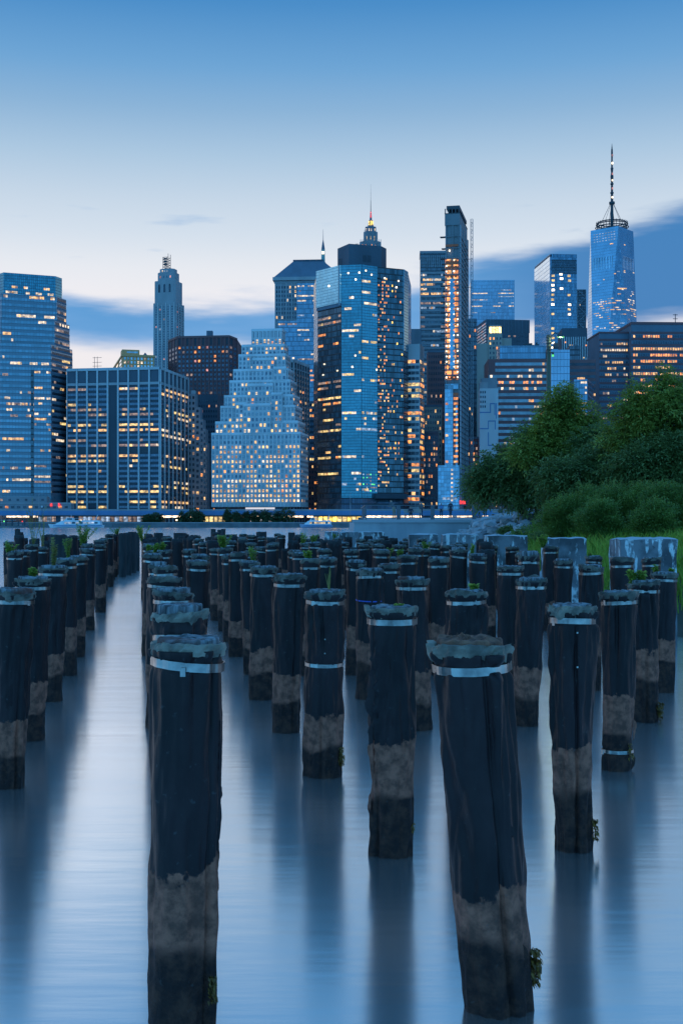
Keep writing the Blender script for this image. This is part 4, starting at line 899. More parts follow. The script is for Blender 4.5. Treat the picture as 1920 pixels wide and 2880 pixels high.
# left landing stage
e = empty('landing_stage', (PX(0, 575), 575, 0), 0, 'floating landing stage with gangway and piles at the far left bank', 'dock')
pbox('pontoon', 'seawall_concrete', e, -6, 13, -2, 3, -.3, .9); pbox('canopy', 'st_mid', e, -6, 7, -1, 3, 3.4, 3.7); pbox('gangway', 'st_mid', e, 1, 9, 3.1, 5, 1.0, 1.8)
for i in range(7): pbox('pile', 'st_black', e, -5.6 + i * 2.9, -5.0 + i * 2.9, -1.8, -1.2, -.5, 4.2 - (i % 3) * .5)
for x_ in (2.5, 11): piece('lamp', 'w_red' if x_ > 5 else 'w_green', e, (x_, -1.6, 3.0), (.5, .3, .5))
# street lamps on the far bank
for i, (x, top) in enumerate(((110, 1390), (545, 1392), (985, 1385))):
    e = empty('street_lamp', (PX(x, 604), 604, GZ), 0, ['thin tall lamp pole before the left podium', 'thin tall lamp pole before the stepped apartment', 'thin tall lamp pole before the teal octagon'][i], 'street lamp', 'lamp poles on the far bank'); zz = PZ(top, 604) - GZ
    m = MB(); m.tube((0, 0, 0), (0, 0, zz), .14, .09, 6); m.tube((0, 0, zz), (1.6, 0, zz + .5), .07, n=5); m.build('pole', 'st_mid', e); piece('lamp_head', 'st_grey', e, (1.9, 0, zz + .5), (.9, .35, .2))
e = empty('quay_lamp', (PX(497, 590), 590, GZ), 0, 'small white lamp on the far seawall right of the ferry', 'lamp'); pbox('post', 'steel_dark', e, -.08, .08, -.08, .08, 0, 1.0); piece('lamp_head', 'w_lamp', e, (0, -.1, 1.2), (.9, .4, .6))
e = empty('road_sign', (PX(119, 606), 606, GZ), 0, 'white diamond road sign before the left podium', 'sign'); pbox('post', 'steel_dark', e, -.1, .1, -.1, .1, 0, PZ(1428, 606) - GZ); o = piece('sign_plate', 'st_white', e, (0, -.2, PZ(1425, 606) - GZ), (.9, .08, .9)); o.rotation_euler = (0, R(45), 0)

# ------------------------------------------------------------------ foliage kit
def leafmat(name, c1, c2, trans=0.25):
    m, t, b = newmat(name)
    g = N(t, 'ShaderNodeNewGeometry'); n = noi(t, g.outputs['Position'], 0.8, 2)
    f = mth(t, 'MULTIPLY_ADD', g.outputs['Random Per Island'], 0.6, mth(t, 'MULTIPLY_ADD', n, 0.9, -0.3), clamp=True)
    col = mixc(t, f, C4(c1), C4(c2)); t.links.new(col, b.inputs['Base Color']); b.inputs['Roughness'].default_value = 0.5
    tr = N(t, 'ShaderNodeBsdfTranslucent'); t.links.new(col, tr.inputs[0]); ms = N(t, 'ShaderNodeMixShader'); ms.inputs[0].default_value = trans
    t.links.new(b.outputs[0], ms.inputs[1]); t.links.new(tr.outputs[0], ms.inputs[2]); t.links.new(ms.outputs[0], t.nodes['Material Output'].inputs[0])
    return m
leafmat('leaf_tree', (0.14, 0.21, 0.04), (0.58, 0.56, 0.10), .4); leafmat('leaf_sumac', (0.10, 0.16, 0.05), (0.32, 0.38, 0.11), .35); leafmat('leaf_bush', (0.10, 0.18, 0.04), (0.36, 0.44, 0.09), .4)
leafmat('leaf_far', (0.05, 0.09, 0.045), (0.15, 0.2, 0.08)); leafmat('leaf_weed', (0.2, 0.32, 0.05), (0.55, 0.62, 0.12), .4); leafmat('grass_blade', (0.25, 0.4, 0.05), (0.46, 0.66, 0.1), .5); leafmat('weed_stalk', (0.22, 0.22, 0.06), (0.5, 0.42, 0.12), .3)
leafmat('seaweed_leaf', (0.06, 0.03, 0.01), (0.42, 0.19, 0.02), .15)
plain('bark', (0.07, 0.055, 0.045), (0.035, 0.03, 0.028), 3, 0.9, bmp=.4)
def fast_mesh(name, V, nper, mat):
    """V: (n, nper, 3) polygons"""
    n = V.shape[0]; me = bpy.data.meshes.new(name); me.vertices.add(n * nper); me.vertices.foreach_set('co', V.astype(np.float32).ravel())
    me.loops.add(n * nper); me.loops.foreach_set('vertex_index', np.arange(n * nper, dtype=np.int32)); me.polygons.add(n)
    me.polygons.foreach_set('loop_start', np.arange(0, n * nper, nper, dtype=np.int32)); me.polygons.foreach_set('loop_total', np.full(n, nper, dtype=np.int32))
    me.materials.append(MATS[mat]); me.update(calc_edges=True); me.validate(); return me
def unit(v): return v / np.maximum(1e-6, np.linalg.norm(v, axis=-1, keepdims=True))
def leaves(rng, cen, dirs, Ls, Wd, droop=.3):
    """rhombic folded leaves: base at cen, along dirs"""
    n = len(cen); d = unit(dirs); up = np.tile(np.array([0, 0, 1.0]), (n, 1)) + rng.normal(0, .35, (n, 3)); s = unit(np.cross(d, up)); nn = np.cross(s, d)
    Ls = Ls[:, None]; Wd = Wd[:, None]
    tip = cen + d * Ls - np.array([0, 0, 1]) * Ls * droop; mid = cen + d * Ls * .45 + nn * Ls * .06
    return np.stack([cen, mid + s * Wd - nn * Wd * .3, tip, mid - s * Wd - nn * Wd * .3], 1)
def crown(rng, blobs, nclus, per, L, Wd, spread, droop=.35, shell=.55, upb=.15):
    """leaf clusters spread through the volume of uneven ellipsoids (cx,cy,cz,rx,ry,rz)"""
    B = np.array(blobs); vol = B[:, 3] * B[:, 4] * B[:, 5]; idx = rng.choice(len(B), nclus, p=vol ** .8 / (vol ** .8).sum())
    d = unit(rng.normal(0, 1, (nclus, 3))); r = shell + (1 - shell) * rng.random(nclus) ** .5
    r *= 1 + .18 * np.sin(d[:, 0] * 5 + d[:, 2] * 7 + idx) * np.cos(d[:, 1] * 6 + idx * 2)
    c = B[idx, :3] + d * B[idx, 3:] * r[:, None]
    out = unit(d + np.array([0, 0, upb]) + rng.normal(0, .4, (nclus, 3)))
    base = np.repeat(c, per, 0); ax = np.repeat(out, per, 0); u = np.tile(np.linspace(0, 1, per), nclus)[:, None]
    side = unit(np.cross(ax, np.array([0, 0, 1.0]) + rng.normal(0, .2, ax.shape))) * np.where(np.tile(np.arange(per) % 2, nclus) == 0, 1, -1)[:, None]
    cen = base + ax * u * spread - np.array([0, 0, 1]) * (u ** 2) * spread * droop + rng.normal(0, spread * .06, base.shape)
    return leaves(rng, cen, side * .9 + ax * (.45 + u * .8) + rng.normal(0, .25, ax.shape), L * rng.uniform(.7, 1.2, len(cen)), Wd * rng.uniform(.8, 1.2, len(cen)), droop)
def tree(name, label, base, blobs, nclus, per, L, Wd, spread, mat, seed, group=None, trunks=1, r0=.16, cat='tree', limbs=10, upb=.15, droop=.35):
    rng = np.random.default_rng(seed); e = empty(name, base, 0, label, cat, group); rnd = random.Random(seed); m = MB(); bx = Vector(base)
    for k in range(trunks):
        off = Vector((rnd.uniform(-.3, .3) * (trunks > 1), rnd.uniform(-.3, .3) * (trunks > 1), -.15)); B_ = blobs[k % len(blobs)]; tgt = Vector(B_[:3]); p = off; seg = 5; pts = [p]
        for s_ in range(1, seg + 1): q = off.lerp(tgt, s_ / seg) + Vector((rnd.uniform(-.15, .15), rnd.uniform(-.15, .15), 0)) * r0 * 6; pts.append(q)
        for s_ in range(seg): m.tube(pts[s_], pts[s_ + 1], r0 * (1 - s_ / seg * .75), r0 * (1 - (s_ + 1) / seg * .75), 7)
    for k in range(limbs):
        B_ = rnd.choice(blobs); st = Vector((0, 0, 0)).lerp(Vector(blobs[0][:3]), rnd.uniform(.3, .8)); d = Vector((rnd.gauss(0, 1), rnd.gauss(0, 1), rnd.gauss(0, 1))).normalized(); en = Vector(B_[:3]) + Vector((d.x * B_[3], d.y * B_[4], d.z * B_[5])) * .75; mid = st.lerp(en, .5) + Vector((0, 0, .12 * (en - st).length))
        m.tube(st, mid, r0 * .4, r0 * .25, 5); m.tube(mid, en, r0 * .25, r0 * .08, 5)
    m.build('trunk', 'bark', e)
    link('crown', fast_mesh('crown', crown(rng, blobs, nclus, per, L, Wd, spread, droop, upb=upb), 4, mat), e); return e
# small trees on the far bank
FT = [(415, 22, 1448), (440, 30, 1444), (515, 24, 1441), (545, 34, 1430), (560, 22, 1440), (640, 14, 1432), (665, 20, 1440), (692, 16, 1440), (718, 24, 1438), (745, 20, 1434), (770, 30, 1440), (806, 42, 1430)]
FL = ['leftmost of the small dark trees on the far bank, right of the ferry', 'second small dark tree on the far bank right of the ferry', 'dark tree under the right end of the pilaster slab', 'tall dark tree at the foot of the stepped apartment', 'dark tree just left of the yellow pavilion', 'slim dark tree at the left foot of the ziggurat', 'second dark tree from the left before the ziggurat', 'third dark tree from the left before the ziggurat', 'fourth dark tree from the left before the ziggurat', 'fifth dark tree from the left before the ziggurat', 'sixth dark tree from the left before the ziggurat', 'widest dark tree at the right foot of the ziggurat']
for i, (x, w, yt) in enumerate(FT):
    Y = 597.5 + (i % 3); hz = PZ(yt, Y) - GZ; wr = w * Y / F / 2
    tree('bank_tree', FL[i], (PX(x, Y), Y, GZ), [(0, 0, hz * .6, wr, min(wr, 3), hz * .38), (wr * .4, .3, hz * .42, wr * .7, min(wr, 2), hz * .3), (-wr * .4, 0, hz * .5, wr * .6, min(wr, 2), hz * .3)], 260, 5, .9, .3, 1.0, 'leaf_far', 300 + i, 'small trees on the far bank', 1, .18, limbs=4)

# ================================================================== the near bank on the right
SHL = [(34.0, 17.0), (15.0, 24.0), (9.2, 27.5), (7.2, 34.0), (6.3, 41.0), (6.2, 50.0), (6.6, 62.0), (7.0, 80.0), (8.4, 104.0), (9.2, 170.0)]
def sdist(x, y):
    best = 1e9; sgn = -1
    for (ax, ay), (bx, by) in zip(SHL, SHL[1:]):
        dx, dy = bx - ax, by - ay; t_ = max(0, min(1, ((x - ax) * dx + (y - ay) * dy) / (dx * dx + dy * dy))); px, py = ax + dx * t_, ay + dy * t_; d = math.hypot(x - px, y - py)
        if d < best: best = d; sgn = 1 if (dx * (y - ay) - dy * (x - ax)) < 0 else -1
    return best * sgn
def hland(x, y):
    d = sdist(x, y)
    z = -1.0 if d < -1.5 else -.25 + (d + 0) * .5 if d < .0 else -.25 + (1.85 + 1.5 * max(0, min(1, (y - 46) / 22))) * (1 - math.exp(-d / 1.6)) + .05 * min(d, 20)
    return z + noise.noise(Vector((x * .4, y * .4, 3))) * .12 * (d > -1)
plain('bank_soil', (0.10, 0.09, 0.07), (0.05, 0.06, 0.035), 0.8, 0.9, bmp=.5)
nx, ny = 60, 110; rows_ = [[(3 + 62 * i / (nx - 1), 15 + 150 * (j / (ny - 1)) ** 1.15, 0) for i in range(nx)] for j in range(ny)]
rows_ = [[(x, y, hland(x, y)) for x, y, _ in r] for r in rows_]
tag(link('bank', grid_mesh('bank', rows_, nx, ny, 'bank_soil')), kind='structure')
# grass
rng = np.random.default_rng(4); pts = []; rnd = random.Random(8)
while len(pts) < 15000:
    y = 26 + 34 * rnd.random() ** 1.3; x = 6 + 16 * rnd.random()
    if x > .32 * y + 2 or x < .12 * y: continue
    d = sdist(x, y)
    if d < .45 or (y < 33 and d < .8) or noise.noise(Vector((x * .5, y * .5, 7))) < -.38: continue
    pts.append((x, y, hland(x, y)))
P_ = np.array(pts); n = len(P_); hgt = rng.uniform(.45, .95, n); lean = rng.normal(0, .22, (n, 2)) * hgt[:, None]; wv = rng.uniform(.010, .02, n); an = rng.random(n) * PI; sv = np.stack([np.cos(an), np.sin(an), np.zeros(n)], 1) * wv[:, None]
mid = P_ + np.concatenate([lean * .35, (hgt * .6)[:, None]], 1); tip = P_ + np.concatenate([lean * 1.3, (hgt * .96)[:, None]], 1)
tag(link('grass', fast_mesh('grass', np.stack([P_ - sv, P_ + sv, mid + sv * .8, tip, mid - sv * .8], 1), 5, 'grass_blade')), 'bright green marsh grass behind the concrete blocks', 'grass', kind='stuff')
# boulders
plain('boulder_stone', (0.42, 0.43, 0.44), (0.16, 0.17, 0.18), .7, 0.8, bmp=.4)
RM = []
for k in range(6):
    bm = bmesh.new(); bmesh.ops.create_icosphere(bm, subdivisions=1, radius=.5); rr = random.Random(k)
    for v in bm.verts: v.co = Vector((v.co.x * rr.uniform(.8, 1.25), v.co.y * rr.uniform(.8, 1.2), v.co.z * rr.uniform(.6, .95)))
    me = bpy.data.meshes.new('boulder'); bm.to_mesh(me); bm.free(); me.materials.append(MATS['boulder_stone']); RM.append(me)
rr = random.Random(21); cnt = 0; tries = 0
while cnt < 290 and tries < 6000:
    tries += 1; y = rr.uniform(36, 98); x = rr.uniform(6, 18); d = sdist(x, y); px = 960 + x / y * F
    if d < .1 or d > (2.4 if y < 55 else 6.5) or px > 1570 or px < 1270: continue
    s_ = rr.uniform(.35, 1.0) * (1.0 if y > 55 else .8); o = link('boulder', RM[cnt % 6]); o.location = (x, y, hland(x, y) + s_ * .22); o.scale = (s_ * 1.25, s_, s_ * .8); o.rotation_euler = (rr.uniform(-.3, .3), rr.uniform(-.3, .3), rr.uniform(0, 6)); cnt += 1
    tag(o, 'grey angular boulder of the riprap bank below the promenade wall', 'boulder', 'boulders of the riprap bank')
# promenade: wall, terrace, railing
plain('wall_concrete', (0.38, 0.39, 0.40), (0.25, 0.26, 0.28), 0.5, 0.85, bmp=.25, sc=(1, 1, .4))
YW = 100.0; xw0, xw1 = PX(995, YW), 24.0; zw = PZ(1461, YW)
e = empty('promenade_wall', (xw0, YW, 0), 0, 'pale concrete river wall carrying the promenade', 'wall')
pbox('wall_face', 'wall_concrete', e, 0, xw1 - xw0, 0, 1.2, -1, zw - .25); pbox('coping', 'st_mid', e, -.15, xw1 - xw0, -.12, 1.3, zw - .25, zw); pbox('return_wall', 'wall_concrete', e, 0, 1.0, 1.2, 60, -1, zw - .26)
mw = MB(); mw.face([(xw0 + 1, YW + 1.2, zw - .03), (60, YW + 1.2, zw - .03), (60, 150, 3.42), (xw0 + 1, 150, 3.42)]); mw.face([(xw0 + 1, 150, 3.42), (60, 150, 3.42), (60, 152, -1), (xw0 + 1, 152, -1)]); tag(mw.build('promenade', 'wall_concrete'), kind='structure')
plain('rail_steel', (0.14, 0.16, 0.18), (0.09, 0.1, 0.12), 1, 0.5, metal=.2)
e = empty('railing', (PX(1027, YW), YW + .5, zw), 0, 'steel promenade railing with wide posts on the river wall', 'railing'); Lr = PX(1453, YW) - PX(1027, YW)
zr = PZ(1420, YW) - zw
pr_ = [PX(x, YW) - PX(1027, YW) for x in (1029, 1121, 1217, 1334, 1437)]
for i, x in enumerate(pr_): pbox('post', 'rail_steel', e, x - (.05 if i == 0 else .16), x + (.05 if i == 0 else .16), -.06, .06, 0, zr)
for z_, h in ((zr - .06, .06), (.12, .05)): pbox('rail', 'rail_steel', e, 0, Lr, -.045, .045, z_, z_ + h)
for k in range(5): pbox('cable', 'rail_steel', e, 0, Lr, -.008, .008, .25 + k * .16, .262 + k * .16)
for k in range(24): pbox('baluster', 'rail_steel', e, -.02 + k * .005, .02 + k * .005, 1.0 + k * .9, 1.06 + k * .9, .12, zr - .06)
pbox('return_rail', 'rail_steel', e, -.03, .03, .06, 22, zr - .06, zr)

# people on the promenade
def skincol(name, c, rough=.8): return plain(name, c, tuple(x * .8 for x in c), 4, rough)
skincol('cloth_navy', (.03, .04, .07)); skincol('cloth_white', (.7, .72, .74)); skincol('cloth_blue', (.1, .25, .5)); skincol('cloth_grey', (.12, .13, .14)); skincol('cloth_tan', (.3, .24, .17)); skincol('skin_tone', (.42, .27, .2), .5); skincol('hair_dark', (.03, .022, .018)); skincol('shoe_dark', (.03, .03, .035))
def person(label, loc, rz, pose, shirt, pants, h=1.72):
    bm = bmesh.new(); sl = bm.verts.layers.skin.verify(); tags = []
    def V(p, r, tg, par=None):
        v = bm.verts.new(p); v[sl].radius = (r, r); tags.append((Vector(p), tg))
        if par is not None: bm.edges.new((par, v))
        return v
    sit = pose == 'sit'; lean = {'lean': .35, 'sit': .12}.get(pose, 0.0)
    hz = .48 if sit else .92
    hip = V((0, 0, hz), .135, 'p'); hip[sl].use_root = True
    ch = V((0, lean * .55, hz + .26), .14, 's', hip); sh = V((0, lean * 1.0, hz + .48), .13, 's', ch); nk = V((0, lean * 1.15, hz + .58), .055, 'k', sh); hd = V((0, lean * 1.3 + .02, hz + .68), .088, 'k', nk); tp = V((0, lean * 1.3, hz + .77), .085, 'h', hd)
    V((0, lean * 1.3 + .115, hz + .69), .018, 'k', hd)
    for s_ in (-1, 1):
        if sit: kn = (s_ * .12, .45, .5); an_ = (s_ * .12, .46, .1)
        else: kn = (s_ * .1, .03 * s_ * (pose == 'walk') * 6, .5); an_ = (s_ * .11, -.03 + .12 * s_ * (pose == 'walk'), .09)
        t1 = V((s_ * .1, (.12 if sit else 0), hz - (.02 if sit else .14)), .09, 'p', hip); k_ = V(kn, .065, 'p', t1); c_ = V(((kn[0] + an_[0]) / 2, (kn[1] + an_[1]) / 2 - .02, (kn[2] + an_[2]) / 2), .058, 'p', k_); a_ = V(an_, .042, 'p', c_); V((an_[0], an_[1] + .17, .04), .04, 'f', a_)
        s1 = V((s_ * .19, lean, hz + .46), .065, 's', sh)
        if pose in ('lean', 'sit'): el = (s_ * .25, lean + .16, hz + .22); wr = (s_ * .13, lean + .38, hz + .22)
        else: el = (s_ * .24, lean - .03, hz + .2); wr = (s_ * .24, lean + .08, hz - .04)
        e1 = V(el, .045, 's', s1); w1 = V(wr, .03, 'k', e1); d = (Vector(wr) - Vector(el)).normalized(); pm = V(tuple(Vector(wr) + d * .07), .032, 'k', w1)
        for q in range(4): V(tuple(Vector(wr) + d * (.15 - abs(q - 1.4) * .012) + Vector(((q - 1.5) * .02, 0, -.015))), .009, 'k', pm)
        V(tuple(Vector(wr) + d * .08 + Vector((-s_ * .05, .02, 0))), .01, 'k', w1)
    me = bpy.data.meshes.new('person'); bm.to_mesh(me); bm.free(); o = bpy.data.objects.new('person_skeleton', me); COL.objects.link(o)
    o.modifiers.new('s', 'SKIN'); sb = o.modifiers.new('d', 'SUBSURF'); sb.levels = 1; sb.render_levels = 1
    dg = bpy.context.evaluated_depsgraph_get(); m2 = bpy.data.meshes.new_from_object(o.evaluated_get(dg)); bpy.data.objects.remove(o); bpy.data.meshes.remove(me)
    m2.name = 'person'; m2.materials.clear()
    mats = {'p': pants, 's': shirt, 'k': 'skin_tone', 'h': 'hair_dark', 'f': 'shoe_dark'}; ks = list(mats)
    for k in ks: m2.materials.append(MATS[mats[k]])
    for f_ in m2.polygons: f_.material_index = ks.index(min(tags, key=lambda tg: (tg[0] - f_.center).length_squared)[1]); f_.use_smooth = True
    p = link('person', m2); p.location = loc; p.rotation_euler = (0, 0, rz); s_ = h / 1.72; p.scale = (s_, s_, s_); return tag(p, label, 'person')
def tz(Y): return zw - .03 + (3.42 - zw + .03) * (Y - YW - 1.2) / (150 - YW - 1.2)
def pl(px, Y): return (PX(px, Y), Y, tz(Y))
person('person in dark clothes leaning on the left end of the promenade railing', pl(1108, 112), R(35), 'lean', 'cloth_grey', 'cloth_tan', 1.78)
person('person in blue shirt standing behind the railing', pl(1240, 138), R(170), 'stand', 'cloth_blue', 'cloth_navy')
person('person in black clothes standing with back to the river', pl(1266, 128), R(10), 'walk', 'cloth_navy', 'cloth_navy', 1.8)
person('person in dark coat standing beside the left bench', pl(1184, 134), R(200), 'stand', 'cloth_grey', 'cloth_navy', 1.8)
person('person in white shirt standing behind the railing', pl(1363, 130), R(10), 'stand', 'cloth_white', 'cloth_navy', 1.75)
person('person in grey shirt walking left of the white shirted person', pl(1347, 136), R(90), 'walk', 'cloth_grey', 'cloth_blue', 1.7)
BEN = []
for x, lab in ((1160, 'wooden bench behind the railing left of the standing people'), (1404, 'wooden bench at the right end of the railing')):
    Y = 126; X, _, Z = pl(x, Y); e = empty('park_bench', (X, Y, Z), R(180 if x < 1300 else 150), lab, 'bench'); BEN.append(e)
    for k in range(4): pbox('seat_slat', 'st_beige', e, -.9, .9, -.2 + k * .11, -.11 + k * .11, .42, .46)
    for k in range(3): pbox('back_slat', 'st_beige', e, -.9, .9, -.28, -.24, .56 + k * .13, .66 + k * .13)
    for x_ in (-.75, .75): pbox('leg', 'steel_dark', e, x_ - .04, x_ + .04, -.26, .2, 0, .42)
for (x, lab, sh_) in ((1154, 'person in navy top seated on the left bench', 'cloth_navy'), (1408, 'person in grey top seated on the right bench', 'cloth_grey')):
    X, Y, Z = pl(x, 126); person(lab, (X, Y - .02, Z - .01), R(180 if x < 1300 else 150), 'sit', sh_, 'cloth_navy', 1.7)

# trees and bushes on the near bank
def PB(px, py, Y): return (PX(px, Y), Y, PZ(py, Y))
def blob_list(base, lst):
    """lst: (px, py, Y, rx, ry, rz) -> relative to base"""
    out = []
    for px, py, Y, rx, ry, rz in lst: c = PB(px, py, Y); out.append((c[0] - base[0], c[1] - base[1], c[2] - base[2], rx, ry, rz))
    return out
def clumps(bl, seed, k=9, f=(.34, .52)):
    rnd = random.Random(seed); out = []
    for (x, y, z, a, b_, c) in bl:
        out.append((x, y, z, a * .55, b_ * .55, c * .55))
        for _ in range(k):
            d = Vector((rnd.gauss(0, 1), rnd.gauss(0, 1), rnd.gauss(.15, 1))).normalized(); g = rnd.uniform(*f); q = rnd.uniform(.45, .78)
            out.append((x + d.x * a * q, y + d.y * b_ * q, z + d.z * c * q, a * g, b_ * g, c * g * .8))
    return out
def near_tree(name, label, bx, bY, lst, *a, **k):
    base = (PX(bx, bY), bY, hland(PX(bx, bY), bY)); return tree(name, label, base, clumps(blob_list(base, lst), int(bx)), *a, **k)
G = 'trees and shrubs on the near bank'
near_tree('broadleaf_tree', 'tall light green tree in front of the lamp pole', 1590, 66, [(1590, 1175, 66, 1.7, 1.6, 1.5), (1540, 1230, 66, 1.4, 1.3, 1.2), (1640, 1220, 66, 1.3, 1.3, 1.2), (1480, 1265, 65, 1.1, 1, .9), (1600, 1270, 65, 2.0, 1.5, 1.3), (1585, 1120, 66, .8, .8, .8), (1690, 1270, 66, 1.0, 1, .8)], 4300, 8, .17, .05, .5, 'leaf_tree', 401, G, 2, .15)
near_tree('broadleaf_tree', 'tallest light green tree at the right edge of the photo', 1840, 58, [(1850, 1150, 58, 1.6, 1.5, 1.3), (1780, 1170, 58, 1.3, 1.2, .9), (1905, 1110, 58, 1.2, 1.2, 1.1), (1760, 1230, 58, 1.3, 1.2, .9), (1880, 1220, 58, 1.8, 1.5, 1.1), (1960, 1180, 58, 1.6, 1.4, 1.5), (1800, 1100, 58, .7, .7, .55), (1870, 1060, 58, .6, .6, .5)], 4500, 8, .16, .048, .45, 'leaf_tree', 402, G, 2, .16)
near_tree('sumac_tree', 'dark drooping sumac leaning left over the boulders', 1490, 68, [(1440, 1350, 68, 2.0, 1.6, 1.2), (1390, 1330, 68, 1.3, 1.2, .9), (1500, 1330, 67, 1.7, 1.5, 1.2), (1360, 1385, 68, .9, .9, .6), (1475, 1390, 67, 1.4, 1.2, .7), (1330, 1360, 68, .6, .6, .4), (1420, 1285, 68, .9, .9, .7), (1500, 1255, 67, 1.2, 1.1, 1.0)], 3200, 9, .23, .045, .65, 'leaf_sumac', 403, G, 4, .1)
near_tree('sumac_tree', 'dark sumac in the middle of the thicket behind the bushes', 1640, 60, [(1640, 1330, 60, 1.7, 1.4, 1.1), (1580, 1350, 60, 1.3, 1.2, 1.0), (1720, 1300, 60, 1.5, 1.3, 1.1), (1590, 1420, 60, 1.2, 1.0, .9), (1680, 1390, 59, 1.5, 1.2, .9)], 2800, 9, .21, .042, .6, 'leaf_sumac', 404, G, 4, .1)
near_tree('sumac_tree', 'dark sumac at the right edge below the tallest tree', 1830, 56, [(1820, 1290, 56, 1.6, 1.3, 1.0), (1900, 1270, 56, 1.5, 1.2, 1.1), (1760, 1330, 56, 1.2, 1.1, .9), (1870, 1350, 55.5, 1.6, 1.2, .8)], 2700, 9, .2, .04, .55, 'leaf_sumac', 405, G, 4, .1)
near_tree('sumac_tree', 'low dark sumac filling the thicket between the two tall trees', 1700, 63, [(1700, 1250, 63, 1.5, 1.3, 1.0), (1740, 1290, 62, 1.4, 1.2, 1.0), (1670, 1310, 62, 1.3, 1.2, 1.0)], 1700, 9, .2, .042, .55, 'leaf_sumac', 406, G, 3, .1)
BU = [(1575, 1455, 52, .85, .75, .75, 'leftmost bright green bush at the water end of the thicket'), (1640, 1430, 52.5, 1.0, .9, .95, 'second bright green bush from the left above the grass'), (1715, 1425, 51, 1.0, .9, .9, 'third bright green bush from the left above the grass'), (1790, 1420, 50.5, 1.05, .95, .95, 'fourth bright green bush from the left above the grass'), (1870, 1420, 49, 1.1, .95, .95, 'fifth bright green bush from the left above the grass'), (1945, 1415, 48.5, 1.1, .95, 1.0, 'bright green bush cut by the right edge of the photo'), (1680, 1465, 49, .8, .7, .55, 'low round bright bush in front of the second and third bushes'), (1830, 1465, 47, .9, .7, .55, 'low round bright bush in front of the fourth and fifth bushes')]
for i, (px, py, Y, rx, ry, rz, lab) in enumerate(BU):
    base = (PX(px, Y), Y, hland(PX(px, Y), Y)); bl = blob_list(base, [(px, py, Y, rx, ry, rz), (px - 25, py + 20, Y, rx * .7, ry * .7, rz * .75), (px + 28, py + 15, Y - .2, rx * .7, ry * .7, rz * .7), (px + 5, py + 45, Y - .2, rx * .9, ry * .7, rz * .7), (px + 10, py - 30, Y, rx * .5, ry * .5, rz * .5)])
    tree('bush', lab, base, clumps(bl, int(px), 8), 2700, 8, .085, .02, .34, 'leaf_bush', 430 + i, G, 3, .05, 'bush', 6, 1.3, .1)
for i, (px, Y, w) in enumerate(((1490, 58, .7), (1430, 64, .35), (1530, 54, .7))):
    base = (PX(px, Y), Y, hland(PX(px, Y), Y)); tree('bush', ['low dark shrub among the boulders under the leaning sumac', 'small dark shrub farthest left among the boulders', 'low dark shrub where boulders meet the grass'][i], base, [(0, 0, .35 * w + .1, w, w, .4 * w), (.5 * w, .2, .3 * w, w * .7, w * .7, .35 * w)], 500, 7, .12, .03, .3, 'leaf_sumac', 450 + i, G, 2, .04, 'bush', 4)
# wooden lamp pole
YP = 74.0; xp = PX(1542, YP); zp = hland(xp, YP); e = empty('lamp_pole', (xp, YP, zp), 0, 'old wooden lamp pole with a lit green lamp and a floodlight above the trees', 'lamp pole')
leafmat('pole_wood', (0.07, 0.09, 0.06), (0.12, 0.12, 0.09), 0.0); zt = PZ(942, YP) - zp; U = YP / F
m = MB(); m.tube((0, 0, -.3), (0, 0, zt), .2, .125, 12); m.build('pole', 'pole_wood', e)
m = MB(); m.tube((.1, -.1, zt - 8 * U), (14 * U, -.3, zt + 4 * U), .03, n=6); m.tube((14 * U, -.3, zt + 4 * U), (30 * U, -.35, zt - 3 * U), .03, n=6); m.build('lamp_arm', 'steel_dark', e)
m = MB(); m.prism([(18 * U, -.55), (40 * U, -.55), (40 * U, -.15), (18 * U, -.15)], zt - 8 * U, zt - 2 * U, [(22 * U, -.45), (36 * U, -.45), (36 * U, -.25), (22 * U, -.25)]); m.build('lamp_head', 'steel_dark', e)
piece('lamp_lens', 'w_green', e, (31 * U, -.35, zt - 8.6 * U), (16 * U, .3, .05))
m = MB(); m.tube((.1, -.1, zt - 22 * U), (10 * U, -.3, zt - 22 * U), .03, n=6); m.prism([(8 * U, -.6), (24 * U, -.6), (22 * U, -.2), (10 * U, -.2)], zt - 40 * U, zt - 26 * U, [(10 * U, -.5), (22 * U, -.5), (21 * U, -.25), (11 * U, -.25)]); m.build('floodlight', 'steel_dark', e)
m = MB(); m.tube((10 * U, -.2, zt - 62 * U), (10 * U, -.2, zt - 50 * U), .07, n=8); m.tube((.1, -.1, zt - 50 * U), (10 * U, -.2, zt - 50 * U), .03, n=6); m.build('signal_lamp', 'steel_dark', e); piece('signal_lens', 'w_green', e, (9 * U, -.3, zt - 60 * U), (.12, .08, .12))
for k in range(6): piece('strap', 'steel_dark', e, (0, 0, zt - (6 + k * 9) * U), (.29, .29, .04))
ld = bpy.data.lights.new('lamp_glow', 'POINT'); ld.energy = 60; ld.color = (.75, 1.0, .62); ld.shadow_soft_size = .15
lo = link('lamp_glow', ld, e); lo.location = (31 * U, -.35, zt - 14 * U)
tag(lo, kind='light') if False else None

